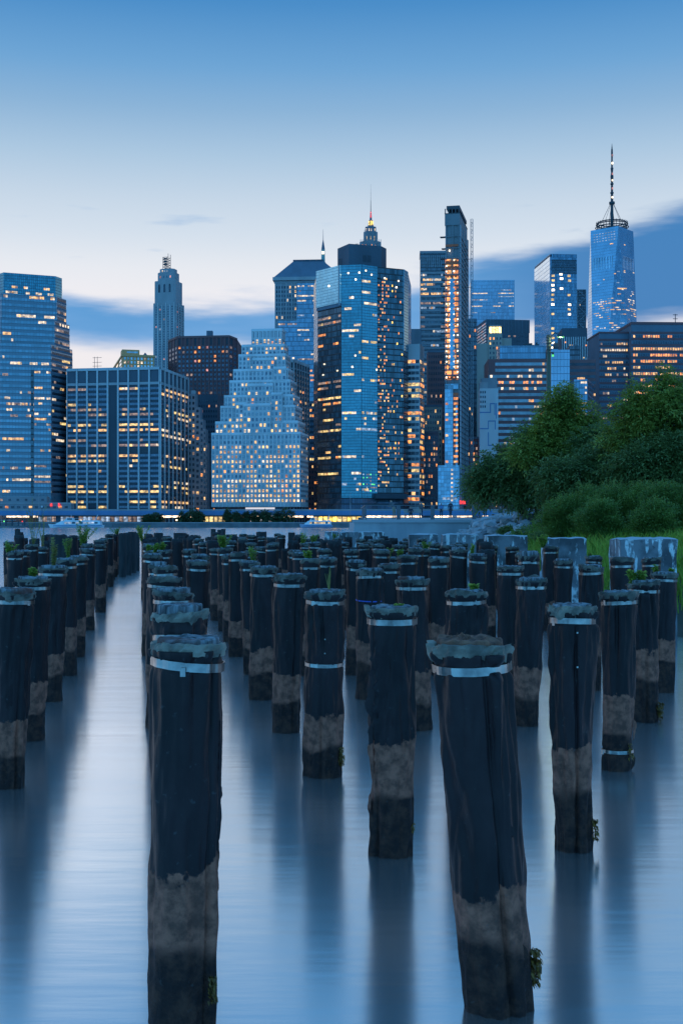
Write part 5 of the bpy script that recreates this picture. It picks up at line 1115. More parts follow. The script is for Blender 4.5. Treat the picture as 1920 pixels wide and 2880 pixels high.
# concrete pile caps along the shore
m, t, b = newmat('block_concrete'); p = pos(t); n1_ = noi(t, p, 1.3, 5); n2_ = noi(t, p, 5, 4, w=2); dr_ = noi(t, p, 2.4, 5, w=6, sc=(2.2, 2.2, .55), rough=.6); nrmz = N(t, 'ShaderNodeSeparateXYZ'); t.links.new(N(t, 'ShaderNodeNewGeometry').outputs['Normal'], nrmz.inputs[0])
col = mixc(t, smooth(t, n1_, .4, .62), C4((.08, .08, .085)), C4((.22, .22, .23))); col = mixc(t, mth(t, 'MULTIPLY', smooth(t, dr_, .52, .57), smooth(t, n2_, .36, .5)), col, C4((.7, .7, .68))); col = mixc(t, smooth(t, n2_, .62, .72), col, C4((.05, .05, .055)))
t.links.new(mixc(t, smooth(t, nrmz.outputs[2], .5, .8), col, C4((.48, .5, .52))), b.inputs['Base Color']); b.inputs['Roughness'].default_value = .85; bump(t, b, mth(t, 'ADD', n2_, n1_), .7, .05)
CB = [(1739, 1902, 1512, 27.6, 'largest white streaked concrete block at the right'), (1531, 1651, 1512, 34, 'tall grey concrete block left of the grass'), (1368, 1482, 1505, 39.5, 'concrete block with white drip stains behind the piles'), (1245, 1345, 1503, 43.5, 'concrete block with a white crust on its upper face'), (1150, 1233, 1502, 50, 'dark broken concrete block below the promenade wall'), (1009, 1081, 1496, 57, 'pale concrete block at the left end of the promenade wall'), (954, 1007, 1496, 62, 'grey concrete block second from the left among the far blocks'), (913, 952, 1495, 66, 'leftmost dark concrete block among the far piles')]
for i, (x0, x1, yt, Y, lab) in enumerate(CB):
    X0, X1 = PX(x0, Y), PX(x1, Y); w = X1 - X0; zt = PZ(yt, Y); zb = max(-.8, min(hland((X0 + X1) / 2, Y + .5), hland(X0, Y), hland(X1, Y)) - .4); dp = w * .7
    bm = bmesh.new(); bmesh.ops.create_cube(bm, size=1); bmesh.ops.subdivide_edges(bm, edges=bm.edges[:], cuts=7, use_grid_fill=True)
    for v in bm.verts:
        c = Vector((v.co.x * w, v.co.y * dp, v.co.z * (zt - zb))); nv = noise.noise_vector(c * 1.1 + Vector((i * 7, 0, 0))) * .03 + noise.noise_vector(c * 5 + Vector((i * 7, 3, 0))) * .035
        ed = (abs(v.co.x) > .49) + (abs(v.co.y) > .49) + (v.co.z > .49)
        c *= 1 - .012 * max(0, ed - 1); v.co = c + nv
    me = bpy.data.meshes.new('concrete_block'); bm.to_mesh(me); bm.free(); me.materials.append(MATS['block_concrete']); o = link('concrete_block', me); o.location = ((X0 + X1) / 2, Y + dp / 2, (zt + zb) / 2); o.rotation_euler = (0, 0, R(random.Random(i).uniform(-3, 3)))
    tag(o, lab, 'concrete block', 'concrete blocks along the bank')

# ================================================================== the pile field
m, t, b = newmat('pile_wrap'); p = pos(t); s_ = N(t, 'ShaderNodeSeparateXYZ'); t.links.new(p, s_.inputs[0]); z = s_.outputs[2]
oi = N(t, 'ShaderNodeObjectInfo').outputs['Random']; nb_ = noi(t, p, 1.6, 5, rough=.6); nf = noi(t, p, 9, 5, rough=.65); nv_ = noi(t, p, 2.0, 4, w=7, sc=(2, 2, .5))
zz = mth(t, 'MULTIPLY_ADD', nb_, .55, mth(t, 'MULTIPLY_ADD', nf, .2, mth(t, 'MULTIPLY_ADD', oi, .34, mth(t, 'ADD', z, -.54))))
zz2 = mth(t, 'MULTIPLY_ADD', noi(t, p, 1.3, 4, w=3), .6, mth(t, 'MULTIPLY_ADD', nf, .12, mth(t, 'MULTIPLY_ADD', oi, .2, mth(t, 'ADD', z, -.46))))
up_ = mixc(t, smooth(t, nv_, .35, .7), C4((.014, .0065, .007)), C4((.034, .016, .0165))); mid_ = mixc(t, smooth(t, nf, .35, .65), C4((.44, .145, .088)), C4((.15, .055, .036))); low_ = mixc(t, smooth(t, nf, .4, .66), C4((.024, .009, .007)), C4((.09, .033, .02)))
isup = smooth(t, zz, .89, .915); ismid = smooth(t, zz2, .45, .52); cc = mixc(t, ismid, low_, mid_); cc = mixc(t, isup, cc, up_)
dust = mth(t, 'MULTIPLY', smooth(t, noi(t, p, 24, 3, w=4), .64, .74), .35); cc = mixc(t, dust, cc, C4((.10, .10, .10)))
t.links.new(cc, b.inputs['Base Color']); t.links.new(mth(t, 'MULTIPLY_ADD', isup, -.18, mth(t, 'MULTIPLY_ADD', nf, .25, .55)), b.inputs['Roughness']); b.inputs['Specular IOR Level'].default_value = .3
wr_ = noi(t, p, 7, 3, w=11, sc=(1.6, 1.6, .4)); crust = mth(t, 'MULTIPLY', mth(t, 'SUBTRACT', 1.0, isup), noi(t, p, 38, 4, w=2, rough=.7))
bump(t, b, mth(t, 'ADD', mth(t, 'MULTIPLY', wr_, 2.2), mth(t, 'ADD', mth(t, 'MULTIPLY', nf, .6), mth(t, 'MULTIPLY', crust, 2.0))), .55, .012)
for nm_, q_ in (('sealant', .30), ('sealant_pale', .55)):
  m, t, b = newmat(nm_); p = pos(t); n_ = noi(t, p, 6, 5); n3_ = noi(t, p, 22, 3)
  t.links.new(mixc(t, smooth(t, n_, .36, .64), C4((.58 * q_, .48 * q_, .36 * q_)), C4((.2 * q_, .165 * q_, .125 * q_))), b.inputs['Base Color']); b.inputs['Roughness'].default_value = .6; bump(t, b, mth(t, 'ADD', n_, mth(t, 'MULTIPLY', n3_, .4)), .6, .02)
m, t, b = newmat('old_timber'); p = pos(t); n_ = noi(t, p, 7, 5, sc=(3, 3, .5)); n3_ = noi(t, p, 3, 3, w=5)
t.links.new(mixc(t, smooth(t, n3_, .55, .7), mixc(t, smooth(t, n_, .35, .65), C4((.30, .31, .32)), C4((.06, .055, .055))), C4((.14, .055, .04))), b.inputs['Base Color']); b.inputs['Roughness'].default_value = .9; bump(t, b, n_, .8, .02)
plain('rotten_timber', (.34, .15, .09), (.06, .025, .02), 9, .9, bmp=.6, sc=(1.5, 1.5, .6)); plain('strap_steel', (.46, .45, .43), (.2, .2, .2), 9, .28, metal=1.0); plain('blue_rope', (.05, .12, .55), None, 9, .5); plain('dark_timber', (.05, .045, .045), (.025, .024, .024), 3, .85, bmp=.5, sc=(2, 2, .4))

def wrap_mesh(seed, r0, r1, H, na, nz, zb, creases=6, seams=1, rough=1.0, zbot=-.7, tear=None, waist=None, seam=None):
    rnd = random.Random(seed); off = Vector((seed * 3.1 % 50, seed * 1.7 % 50, 0))
    cr_ = [(rnd.uniform(0, 2 * PI), rnd.uniform(.012, .036), rnd.uniform(.15, .9), rnd.uniform(-.6, .6), rnd.uniform(.08, .17)) for _ in range(creases)]
    sm = [(-PI / 2 + rnd.uniform(-1.15, 1.15), rnd.uniform(.3, .6), rnd.uniform(.016, .03), rnd.uniform(-.07, .07)) for _ in range(seams)]
    if seam is not None: sm = [(-PI / 2 + seam, rnd.uniform(.35, .6), rnd.uniform(.03, .045), rnd.uniform(-.04, .04))]
    if tear: sm = [(tear, .35, .045, .02)]
    ov = (rnd.uniform(0, PI), rnd.uniform(.0, .05)); zs_ = []
    for j in range(nz): u = j / (nz - 1); zs_.append(zbot + (H - .015 - zbot) * (1 - (1 - u) ** 1.25))
    rows_ = []
    for z in zs_:
        u = max(0, min(1, z / H)); R_ = r1 + (r0 - r1) * u ** 1.3; row = []
        for i in range(na):
            a_ = 2 * PI * i / na; c, s = math.cos(a_), math.sin(a_)
            r = R_ * (1 + ov[1] * math.cos(2 * (a_ - ov[0])))
            r += rough * 1.5 * (noise.noise(Vector((c * 1.6, s * 1.6, z * 1.5)) + off) * .014 + noise.noise(Vector((c * 4, s * 4, z * 4.2)) + off) * .0055 + noise.noise(Vector((c * 3, s * 3, z * 11)) + off) * .002 + (.25 - abs(noise.noise(Vector((c * 2.2 + z * .8, s * 2.2 - z * .6, z * 1.3)) + off))) * .022 + (.2 - abs(noise.noise(Vector((c * 3.5 - z, s * 3.5 + z * 1.5, z * 2.6 + 9)) + off))) * .010)
            for (ca, dp, ln_, sl_, wd) in cr_:
                if z < zb + .12:
                    dz = abs(zb - z); d = (a_ - ca - sl_ * (zb - z) + PI) % (2 * PI) - PI; k = math.exp(-dz / ln_); r += dp * k * (math.exp(-(d / wd) ** 2) - .75 * math.exp(-((d - wd * 1.7) / (wd * .8)) ** 2))
            for (sa, sw_, sh_, sl_) in sm:
                d = (a_ - sa - sl_ * (z - 1) + PI) % (2 * PI) - PI
                if -.09 < d < sw_: k = min(1, (d + .09) / .09) * (1 - max(0, d) / sw_); r += sh_ * k * (.55 + .45 * math.sin(z * 2 + seed))
                elif -.24 < d <= -.09: r -= sh_ * .8 * (1 - abs(d + .165) / .075)
                if tear and -.12 < d < .16 and .75 < z < H - .25: r += (noise.noise(Vector((z * 16, a_ * 9, seed))) * .05)
            for wz in ([zb] + ([waist] if waist else [])):
                dz = (z - wz) / .035; r -= .010 * math.exp(-dz * dz); r += .008 * math.exp(-((z - wz - .07) / .03) ** 2)
            wq = math.exp(-((z - zb) / .032) ** 2); r = r * (1 - wq) + (R_ - .003) * wq
            if waist: wq = math.exp(-((z - waist) / .03) ** 2); r = r * (1 - wq) + (R_ - .003) * wq
            row.append((c * r, s * r, z))
        rows_.append(row)
    return grid_mesh('wrap', rows_, na, nz, 'pile_wrap', closed_u=True, caps=True)
def collar_mesh(seed, r, H, na, amp=1.0, mat='sealant'):
    rnd = random.Random(seed); off = Vector((seed * 2.3 % 40, 5, seed * .7 % 40)); rows_ = []; tilt = rnd.uniform(-.03, .03); ta = rnd.uniform(0, 6)
    bl = [(rnd.uniform(0, 2 * PI), rnd.uniform(.006, .03), rnd.uniform(.15, .4)) for _ in range(3)]; dr = [(rnd.uniform(0, 2 * PI), rnd.uniform(.0, .05), rnd.uniform(.06, .22)) for _ in range(4)]
    prof = [(.95, -.068), (1.015, -.072), (1.05, -.05), (1.07, -.026), (1.06, -.006), (1.01, .004), (.93, .0), (.84, -.012)]
    for k, (pr2, pz) in enumerate(prof):
        row = []
        for i in range(na):
            a_ = 2 * PI * i / na; c, s = math.cos(a_), math.sin(a_); n1_ = noise.noise(Vector((c * 1.7, s * 1.7, k * .25)) + off); n2_ = noise.noise(Vector((c * 5, s * 5, k * .6)) + off)
            n4_ = noise.noise(Vector((c * 9, s * 9, k * 1.1)) + off); rr_ = r * pr2 + (n1_ * .026 + n2_ * .018 + n4_ * .018) * amp * (k < 6); zz_ = pz + (n1_ * .014 + n2_ * .010 + n4_ * .012) * amp + tilt * math.cos(a_ - ta)
            for (ba, bh, bw) in bl:
                d = (a_ - ba + PI) % (2 * PI) - PI; e_ = math.exp(-(d / bw) ** 2); zz_ += bh * e_ * (k > 3) * amp; rr_ += bh * .35 * e_
            if k < 3:
                for (ba, bh, bw) in dr: d = (a_ - ba + PI) % (2 * PI) - PI; zz_ -= bh * math.exp(-(d / bw) ** 2) * amp * (1 if k < 2 else .4)
            row.append((c * rr_, s * rr_, H + zz_))
        rows_.append(row)
    return grid_mesh('sealant_collar', rows_, na, len(prof), mat, closed_u=True, smoothed=na < 30)
def timber_mesh(seed, r, z0, z1, na, jag, mat='old_timber'):
    off = Vector((seed * 1.9 % 30, 0, seed % 17)); rows_ = []
    for k, (rr_, zz_) in enumerate(((1.0, z0), (1.0, z1 - .01), (.95, z1), (.62, z1 + .004), (.28, z1 - .004), (.02, z1))):
        row = []
        for i in range(na):
            a_ = 2 * PI * i / na; c, s = math.cos(a_), math.sin(a_); n_ = noise.noise(Vector((c * 3 * rr_, s * 3 * rr_, 1)) + off); g = noise.noise(Vector((c * 7, s * 7, 2)) + off)
            row.append((c * r * rr_ * (1 + .05 * g * (k < 4)), s * r * rr_ * (1 + .05 * g * (k < 4)), zz_ + (n_ * jag + g * jag * .4 if k > 0 else 0)))
        rows_.append(row)
    return grid_mesh('timber_end', rows_, na, 6, mat, closed_u=True, smoothed=False)
def strap_mesh(seed, r, z, na, hgt=.042, mat='strap_steel'):
    rnd = random.Random(seed); ti, ta = rnd.uniform(0, .022), rnd.uniform(0, 6); rows_ = []
    for (rr_, zz_) in ((r + .004, -hgt / 2), (r + .009, -hgt / 2), (r + .009, hgt / 2), (r + .004, hgt / 2), (r + .004, -hgt / 2)):
        rows_.append([(math.cos(2 * PI * i / na) * (rr_ + .003 * math.sin(i * 1.3 + seed)), math.sin(2 * PI * i / na) * (rr_ + .003 * math.sin(i * 1.3 + seed)), z + zz_ + ti * math.cos(2 * PI * i / na - ta)) for i in range(na)])
    return grid_mesh('strap', rows_, na, 5, mat, closed_u=True, smoothed=False)
ORD = ['first', 'second', 'third', 'fourth', 'fifth', 'sixth', 'seventh', 'eighth', 'ninth', 'tenth', 'eleventh', 'twelfth', 'thirteenth', 'fourteenth', 'fifteenth', 'sixteenth', 'seventeenth', 'eighteenth', 'nineteenth', 'twentieth', 'twenty-first', 'twenty-second', 'twenty-third', 'twenty-fourth']
YK = [7.25, 10.75, 14.0, 17.2, 20.3, 23.3]
while YK[-1] < 66: YK.append(YK[-1] + 3.15)
# heroes measured in the photo: (top x, top y, water x, water y, width at top, width at water)
HERO = {(1, 0): (530, 1802, 505, 2871, 199, 182), (2, 0): (1320, 1811, 1400, 2825, 214, 200), (2, 1): (1102, 1704, 1099, 2402, 136, 113), (3, 1): (1606, 1704, 1611, 2387, 126, 100), (4, 2): (1741, 1664, 1734, 2163, 99, 82), (2, 2): (914, 1660, 906, 2180, 104, 104), (4, 3): (1494, 1627, 1475, 2038, 82, 77), (3, 2): (1310, 1660, 1312, 2180, 108, 100), (3, 3): (1157, 1628, 1176, 2050, 87, 78), (5, 3): (1808, 1636, 1812, 2028, 86, 72), (0, 2): (46, 1660, 24, 2212, 104, 84), (0, 3): (94, 1626, 84, 2080, 92, 78), (2, 3): (814, 1618, 803, 2057, 85, 75), (2, 4): (743, 1594, 736, 1965, 76, 72), (1, 1): (507, 1716, 500, 2395, 145, 126), (1, 2): (488, 1660, 478, 2180, 108, 98), (1, 3): (461, 1624, 452, 2045, 90, 80), (3, 4): (1040, 1602, 1034, 1964, 73, 66), (6, 4): (1866, 1610, 1862, 1945, 70, 62), (4, 4): (1434, 1592, 1430, 1950, 72, 66), (5, 4): (1662, 1590, 1655, 1940, 66, 62), (0, 4): (150, 1594, 143, 1970, 76, 68)}
HLAB = {(1, 0): 'nearest pile on the left, wrapped in smooth dark sheet with bright steel strap', (2, 0): 'large leaning pile nearest on the right with rotten reddish wood top', (2, 1): 'pile with torn ragged wrap down its left side behind the leaning pile', (3, 1): 'pile with sealant dripping over its buckled strap, right of the leaning pile', (4, 2): 'pile with chalk marks and a second strap just above the water', (2, 2): 'pile with a row of rivets and a second strap at mid height', (4, 3): 'pile with pleated wrap gathered under its buckled strap', (3, 2): 'pile with crumpled short wrap hidden behind the leaning pile', (5, 3): 'pile with weeds on its cap near the right edge', (0, 2): 'large dark pile cut by the left edge of the photo', (3, 4): 'pile tied round with a thin blue rope', (1, 1): 'pile with pale split timber end directly behind the nearest left pile'}
EXTRA = {(2, 2): 1.28, (4, 2): .22}
TORN = {(2, 1): [(-PI / 2 - .95, .72, 1.2, .07, -1), (-PI / 2 - .75, 1.1, 1.72, .09, -1), (-PI / 2 - .6, 1.5, 1.9, .07, -1), (-PI / 2 - 1.2, .35, .55, .06, -1)], (2, 2): [(-PI / 2 + .5, .0, .22, .09, 1)], (4, 2): [(-PI / 2 + 1.0, .35, .6, .06, 1), (-PI / 2 + .9, .02, .2, .05, 1)],
        (3, 2): [(-PI / 2 - .2, 1.35, 1.55, .06, -1)], (2, 0): [(-PI / 2 + .75, .3, .42, .05, 1), (-PI / 2 + .62, 1.05, 1.13, .035, 1)], (0, 2): [(-PI / 2 + .3, .9, 1.15, .08, -1)], (1, 1): [(-PI / 2 - .9, 1.1, 1.5, .05, -1)], (1, 0): [(-PI / 2 + 1.25, .35, 1.75, .035, 1)], (3, 1): [(-PI / 2 + .2, .95, 1.02, .03, 1)], (5, 3): [(-PI / 2 + .3, .05, .3, .06, 1)], (3, 3): [(-PI / 2 - .6, .9, 1.3, .05, -1)], (2, 3): [(-PI / 2 + .8, 1.2, 1.7, .04, 1)]}
PILES = []; nh = 0
VAR = []
for k in range(7):
    H = 2.15; r0 = .2; zb = H - .15; dark = k in (5, 6)
    w_ = wrap_mesh(900 + k, r0, .175 if not dark else .19, H, 26, 26, zb, 5, 1, 1.0)
    VAR.append((w_, None if dark else collar_mesh(920 + k, r0, H, 24), timber_mesh(940 + k, r0 * (.86 if not dark else .97), H - .1, H + (.03 + .05 * (k == 3) if not dark else .06), 18, .02 if not dark else .05, 'old_timber' if not dark else 'dark_timber'), None if k in (5, 6) else strap_mesh(960 + k, r0 * .985, zb, 26)))
buckle_me = None
rowtotal = {}
LISTED = []
for i in [q / 2 for q in range(-6, 24)]:
    i = int(i) if i == int(i) else i
    a0 = -1.44 + 1.755 * i + (.09 if i >= 2 else 0)
    for k, Yk in enumerate(YK):
        rnd = random.Random(int(i * 262) + k * 17); hero = HERO.get((i, k))
        if i != int(i) and (Yk < 22 or i < 1.2 or rnd.random() < .45): continue
        if hero:
            tx, ty, bx, by, wt, wb = hero; Y = CH * F / (by - HOR); X0 = PX(bx, Y); X1 = PX(tx, Y); H = PZ(ty, Y); r0 = wt * Y / F / 2; r1 = wb * Y / F / 2
        else:
            Y = Yk + rnd.uniform(-.22, .22); X0 = a0 - .163 * Y + rnd.uniform(-.16, .16); X1 = X0 + rnd.uniform(-.06, .06); H = 2.15 + rnd.gauss(0, .055) + (-.3 if rnd.random() < .06 and Y > 22 else 0); r0 = rnd.uniform(.175, .215); r1 = r0 * .9
            px = 960 + X0 / Y * F
            if px < -45 or px > 1965 or (i, k) == (0, 1): continue
            d = sdist(X0, Y)
            if d > -.7 or (i != int(i) and px > 1430): continue
            if any(abs(X0 - PX((c[0] + c[1]) / 2, c[3])) < .9 and abs(Y - c[3] - .4) < 1.1 for c in CB): continue
            if i <= -2 and (Y < 44 or rnd.random() < .35): continue
            if Y > 58 and rnd.random() < .3: continue
            if X0 > 2.0 and Y > 58: continue
        LISTED.append((i, k, X0, X1, Y, H, r0, r1, bool(hero)))
rows_by = {}
for q in LISTED: rows_by.setdefault(q[0], []).append(q)
rownames = sorted(rows_by); 
for i in rownames: rows_by[i].sort(key=lambda q: q[4])
for i in rownames:
    for idx, (i_, k, X0, X1, Y, H, r0, r1, hero) in enumerate(rows_by[i]):
        rnd = random.Random(int(i * 1954) + k * 31 + 5); seed = int((i + 5) * 40) + k
        full = [r_ for r_ in rownames if r_ == int(r_)]
        lab = HLAB.get((i, k)) or ('wrapped pile between the %s and %s rows from the left, %s from the front' % (ORD[full.index(i - .5)], ORD[min(23, full.index(i - .5) + 1)], ORD[min(idx, 23)]) if i != int(i) else None) or 'wrapped pile, %s from the front in the %s row from the left' % (ORD[min(idx, 23)], ORD[full.index(i)])
        e = empty('timber_pile', (X0, Y, 0), 0, lab, 'pile', 'wrapped timber piles of the old pier')
        sh = Matrix.Identity(4); sh[0][2] = (X1 - X0) / H; sh[1][2] = rnd.uniform(-.012, .012)
        near = Y < 22
        if near:
            na, nz = (120, 96) if Y < 12 else (72, 60); zb = H - (.13 if (i, k) != (1, 1) else .24)
            cre = {(1, 0): 3, (4, 3): 16, (3, 2): 14, (2, 0): 9, (2, 2): 12}.get((i, k), 8); rgh = {(3, 2): 1.9, (2, 1): 1.5, (2, 2): 1.5, (1, 0): .8}.get((i, k), 1.1)
            wz = EXTRA.get((i, k)); tear = {(2, 1): -PI / 2 - .75}.get((i, k))
            ps = [('wrap', wrap_mesh(seed, r0, r1, H - .03, na, nz, zb, cre, 1 if (i, k) != (4, 3) else 0, rgh, -.7, tear, wz, {(1, 0): 1.12, (2, 0): .42, (3, 1): .17, (5, 3): .1, (2, 2): .05, (0, 2): .9, (2, 3): .75}.get((i, k)))), ('sealant_collar', collar_mesh(seed + 1, r0, H - .015, 64 if Y < 12 else 44, 1.0 if (i, k) != (1, 0) else .75, 'sealant_pale' if (i, k) in ((2, 0), (1, 1), (3, 1), (2, 1), (1, 0)) else 'sealant')), ('timber_end', timber_mesh(seed + 2, r0 * .87, H - .15, H + {(1, 1): .055, (2, 0): .035}.get((i, k), rnd.uniform(.0, .03)), 40, .016 if (i, k) != (2, 0) else .034, 'old_timber' if (i, k) != (2, 0) else 'rotten_timber')), ('strap', strap_mesh(seed + 3, r1 + (r0 - r1) * min(1, zb / (H - .03)) ** 1.3, zb, 60, .05 if Y < 12 else .042))]
            if wz: ps.append(('strap', strap_mesh(seed + 4, r1 + (r0 - r1) * (wz / H) ** 1.3, wz, 60, .04)))
            if (i, k) == (3, 4): ps.append(('rope', strap_mesh(seed + 9, r0 * 1.01, H - .5, 50, .018, 'blue_rope')))
            if (i, k) == (2, 0): ps.append(('timber_splinter', timber_mesh(seed + 6, r0 * .36, H - .1, H + .035, 24, .05, 'rotten_timber')))
            for nm, me in ps:
                me.transform(sh if nm != 'timber_splinter' else Matrix.Translation((-.07, .03, 0)) @ sh); o = link(nm, me, e)
                if nm == 'strap' and Y < 19:
                    ba = -PI / 2 + {(1, 0): .0, (3, 1): -1.0, (4, 2): -1.1, (4, 3): -.55}.get((i, k), rnd.uniform(-1, 1)); zq = zb if o.name == 'strap' or True else 0; zq = me.vertices[0].co.z + .02; xs = (X1 - X0) / H * zq
                    bo = piece('buckle', 'strap_steel', o, (math.cos(ba) * (r0 + .012) + xs, math.sin(ba) * (r0 + .012), zq), (.03, .012, .05), ba + PI / 2)
            for (fa, fz0, fz1, fw, ff) in TORN.get((i, k), ()):
                nz_ = max(6, int((fz1 - fz0) / .022)); rows_ = []
                for q in range(nz_):
                    zq = fz0 + (fz1 - fz0) * q / (nz_ - 1); env = math.sin(PI * min(1, max(0, q / (nz_ - 1)))) ** .5; rq = r1 + (r0 - r1) * max(0, zq / H) ** 1.3; row = []
                    wq = fw * env * (.55 + .9 * abs(noise.noise(Vector((zq * 9, seed, fa))))); cu = noise.noise(Vector((zq * 5, seed + 3, fa)))
                    for u in range(5):
                        t_ = u / 4; aa = fa + ff * t_ * wq / rq * .9; rr_ = rq + .012 + wq * t_ * (.45 + .5 * cu * t_) + .008 * noise.noise(Vector((zq * 30, t_ * 4, seed)))
                        row.append((math.cos(aa) * rr_ + (X1 - X0) / H * zq, math.sin(aa) * rr_, zq + .012 * noise.noise(Vector((zq * 22, t_ * 3, 5)))))
                    rows_.append(row)
                link('torn_flap', grid_mesh('torn_flap', rows_, 5, nz_, 'pile_wrap'), e)
            if (i, k) in ((2, 2), (3, 1)):
                for r_ in range(6 if (i, k) == (2, 2) else 2):
                    zr_ = H - .22 - r_ * (.16 if (i, k) == (2, 2) else .3); ba = -PI / 2 + .05; u = (zr_ / H) ** 1.3; rq = r1 + (r0 - r1) * u
                    piece('rivet', 'strap_steel', e, (math.cos(ba) * (rq + .012) + (X1 - X0) / H * zr_, math.sin(ba) * (rq + .012), zr_), (.014, .012, .014))
        else:
            v = VAR[rnd.choice((0, 1, 2, 3, 4, 0, 1, 2, 4, 5) if Y < 45 else (0, 1, 2, 4, 5, 6, 5))]
            sc = r0 / .2
            for nm, me in zip(('wrap', 'sealant_collar', 'timber_end', 'strap'), v):
                if me is None: continue
                o = link(nm, me, e)
            e.scale = (sc, sc, H / 2.15); e.rotation_euler = (math.atan2(rnd.uniform(-.03, .03), H), math.atan2(X1 - X0, H), rnd.uniform(0, 2 * PI))
        PILES.append((X1, Y, H, r0, e, lab))
# stray dark posts standing in the open water at the back
for j, (x, yt, Y, r_) in enumerate(((50, 1488, 60, .13), (100, 1515, 44, .16), (446, 1499, 62, .24), (345, 1500, 64, .2), (359, 1499, 66.5, .22), (372, 1496, 69, .24), (384, 1499, 72, .2), (505, 1499, 64, .3), (600, 1488, 78, .16), (618, 1490, 80, .16), (628, 1488, 79, .15), (735, 1496, 70, .3), (820, 1498, 70, .2), (165, 1505, 42, .3))):
    H = PZ(yt, Y); e = empty('wooden_post', (PX(x, Y), Y, 0), 0, 'bare dark wooden post standing %s' % ['alone at the far left in open water', 'low before the left weeds', 'second from the left beyond the channel', 'leftmost of four closing the far end of the channel', 'second from left of four closing the channel', 'third from left of four closing the channel', 'rightmost of four closing the far end of the channel', 'wide and far back right of the channel', 'far back, left of a tight group of three', 'far back, middle of a tight group of three', 'far back, right of a tight group of three', 'wide and flat topped in the far middle', 'far back left of the concrete blocks', 'wide behind the tall left weeds'][j], 'post', 'bare wooden posts')
    m_ = timber_mesh(700 + j, r_, -.6, H, 16, .04, 'dark_timber'); link('shaft', m_, e); piece('cap_band', 'dark_timber', e, (0, 0, H - .22), (r_ * 1.5, r_ * 1.5, .05))

# weeds growing on the pile heads
def weed(px, ybase, hpx, style, lab):
    best = min(PILES, key=lambda q: abs(960 + q[0] / q[1] * F - px) + 1.2 * abs(HOR + (CH - q[2]) / q[1] * F - ybase)); X, Y, H, r_, pe, _ = best
    rng = np.random.default_rng(int(px)); rnd = random.Random(int(px)); hgt = 1.15 * hpx * Y / F; xx = X + max(-r_ * .7, min(r_ * .7, PX(px, Y) - X))
    e = empty('weed_plant', (xx, Y - .02, H - .02), 0, lab, 'plant', 'weeds growing on the pile heads'); m = MB(); cen = []; dr = []; Ls = []
    ns = {'spike': 5, 'bush': 9, 'low': 5, 'twig': 6}[style]
    for s_ in range(ns):
        top = Vector((rnd.gauss(0, .16) * hgt * (1.6 if style in ('bush', 'low') else .7), rnd.gauss(0, .12) * hgt, hgt * rnd.uniform(.6, 1.0))); p = Vector((rnd.uniform(-.004, .004), rnd.uniform(-.004, .004), 0)); seg = 5; prev = p
        for q in range(1, seg + 1):
            c = p.lerp(p + top, q / seg) + Vector((0, 0, .0)); m.tube(prev, c, .006 * (1.2 - q / seg) + .002, .006 * (1.1 - q / seg) + .0015, 4)
            nl = {'spike': 18, 'bush': 22, 'low': 15, 'twig': 0}[style]
            for _ in range(nl): a_ = rnd.uniform(0, 2 * PI); cen.append(prev.lerp(c, rnd.random())); dr.append((math.cos(a_), math.sin(a_), rnd.uniform(.0, .9))); Ls.append(rnd.uniform(.035, .09) * (1 if style != 'spike' else .7) * (1 if hgt > .2 else .7))
            prev = c
    m.build('stem', 'weed_stalk', e)
    if cen: Ls = np.array(Ls); link('leaves', fast_mesh('leaves', leaves(rng, np.array([tuple(c) for c in cen]), np.array(dr), Ls, Ls * .26), 4, 'weed_stalk' if style == 'spike' and px < 170 else 'leaf_weed'), e)
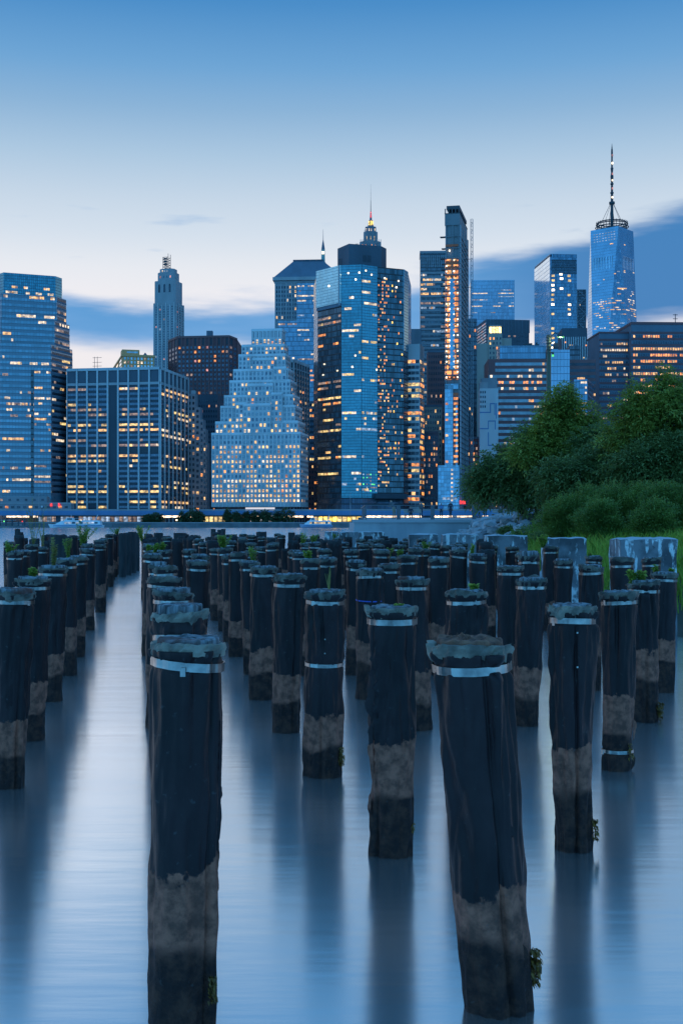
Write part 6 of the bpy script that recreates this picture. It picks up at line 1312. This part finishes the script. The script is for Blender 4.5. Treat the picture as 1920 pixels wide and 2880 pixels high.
WE = [(95, 1575, 120, 'spike', 'tallest brownish weed at the far left'), (122, 1570, 80, 'spike', 'brownish weed right of the tallest weed'), (153, 1575, 78, 'spike', 'upright green weed third from the left edge'), (193, 1550, 52, 'spike', 'thin weed left of the round weed bush'), (230, 1536, 60, 'bush', 'round green weed bush on the left row'), (95, 1605, 30, 'low', 'small yellow green weed on the second left pile'), (26, 1545, 30, 'low', 'low weed at the left edge'), (330, 1512, 22, 'bush', 'low weed tuft at the far end of the left row'), (389, 1527, 42, 'bush', 'weed bush at the head of the second row'), (400, 1552, 20, 'low', 'small weed below the head of the second row'), (438, 1550, 22, 'low', 'weed tuft on the second row, right of a smaller one'), (455, 1560, 24, 'low', 'small weed nearer on the second row'), (628, 1540, 36, 'bush', 'leafy weed in the middle distance left of centre'), (713, 1576, 52, 'spike', 'upright weed spike left of centre'), (850, 1535, 30, 'low', 'weed tuft right of centre far back'), (882, 1530, 22, 'low', 'weed tuft beside the far centre tuft'), (865, 1560, 26, 'low', 'small weed nearer at the centre'), (940, 1515, 14, 'low', 'tiny green weed by the leftmost concrete block'), (925, 1650, 62, 'twig', 'bare twigs standing beside the riveted pile'), (1092, 1562, 28, 'low', 'weed on a pile head left of the dark broken block'), (1124, 1560, 22, 'low', 'second weed left of the dark broken block'), (1203, 1552, 24, 'low', 'weed under the crusted block'), (1318, 1568, 30, 'spike', 'thin weed in front of the crusted block'), (1515, 1548, 34, 'bush', 'weed before the tall grey block'), (1645, 1552, 12, 'low', 'tiny weed right of the tall grey block'), (1332, 1650, 22, 'low', 'small weed on the crumpled pile'), (1772, 1628, 34, 'low', 'left weed on the pile near the right edge'), (1802, 1628, 36, 'low', 'middle weed on the pile near the right edge'), (1843, 1628, 22, 'low', 'right weed on the pile near the right edge'), (1120, 1700, 8, 'low', 'tiny green sprout on the torn pile'), (1885, 1590, 14, 'low', 'tiny weed on a pile at the right edge')]
for w_ in WE: weed(*w_)
# seaweed at the waterline
def seaweed(px, py, Y, side, n, size, lab):
    rng = np.random.default_rng(int(px * 3)); c = np.array(PB(px, py, Y)); e = empty('seaweed', tuple(c), 0, lab, 'seaweed', 'seaweed hanging from the piles')
    base = np.clip(rng.normal(0, 1, (n, 3)), -1.4, 1.4) * np.array([.10, .12, .34]) * size; d = np.stack([side * rng.uniform(.2, 1, n), rng.normal(-.2, .5, n), rng.uniform(-1.2, -.1, n)], 1); L = rng.uniform(.08, .2, n) * size; n = n
    link('fronds', fast_mesh('fronds', leaves(rng, base, d, L, L * .3, .5), 4, 'seaweed_leaf'), e); m = MB()
    for q in range(6): m.tube((0, 0, .1 * size), tuple(base[q]), .006, .003, 4)
    m.build('stalk', 'seaweed_leaf', e)
for s_ in ((1500, 2715, 7.3, 1, 260, .2, 'yellow brown seaweed at the foot of the leaning pile'), (596, 2780, 7.0, 1, 150, .14, 'seaweed at the foot of the nearest left pile'), (1670, 2330, 10.75, 1, 150, .17, 'seaweed at the foot of the dripping pile'), (1158, 2330, 10.6, 1, 25, .13, 'small seaweed on the torn pile'), (1770, 2110, 14.2, 1, 40, .18, 'seaweed on the chalk marked pile'), (958, 2125, 13.9, 1, 130, .2, 'seaweed beside the riveted pile'), (1852, 2000, 17.7, 1, 120, .26, 'seaweed on the weedy pile near the right edge')): seaweed(*s_)
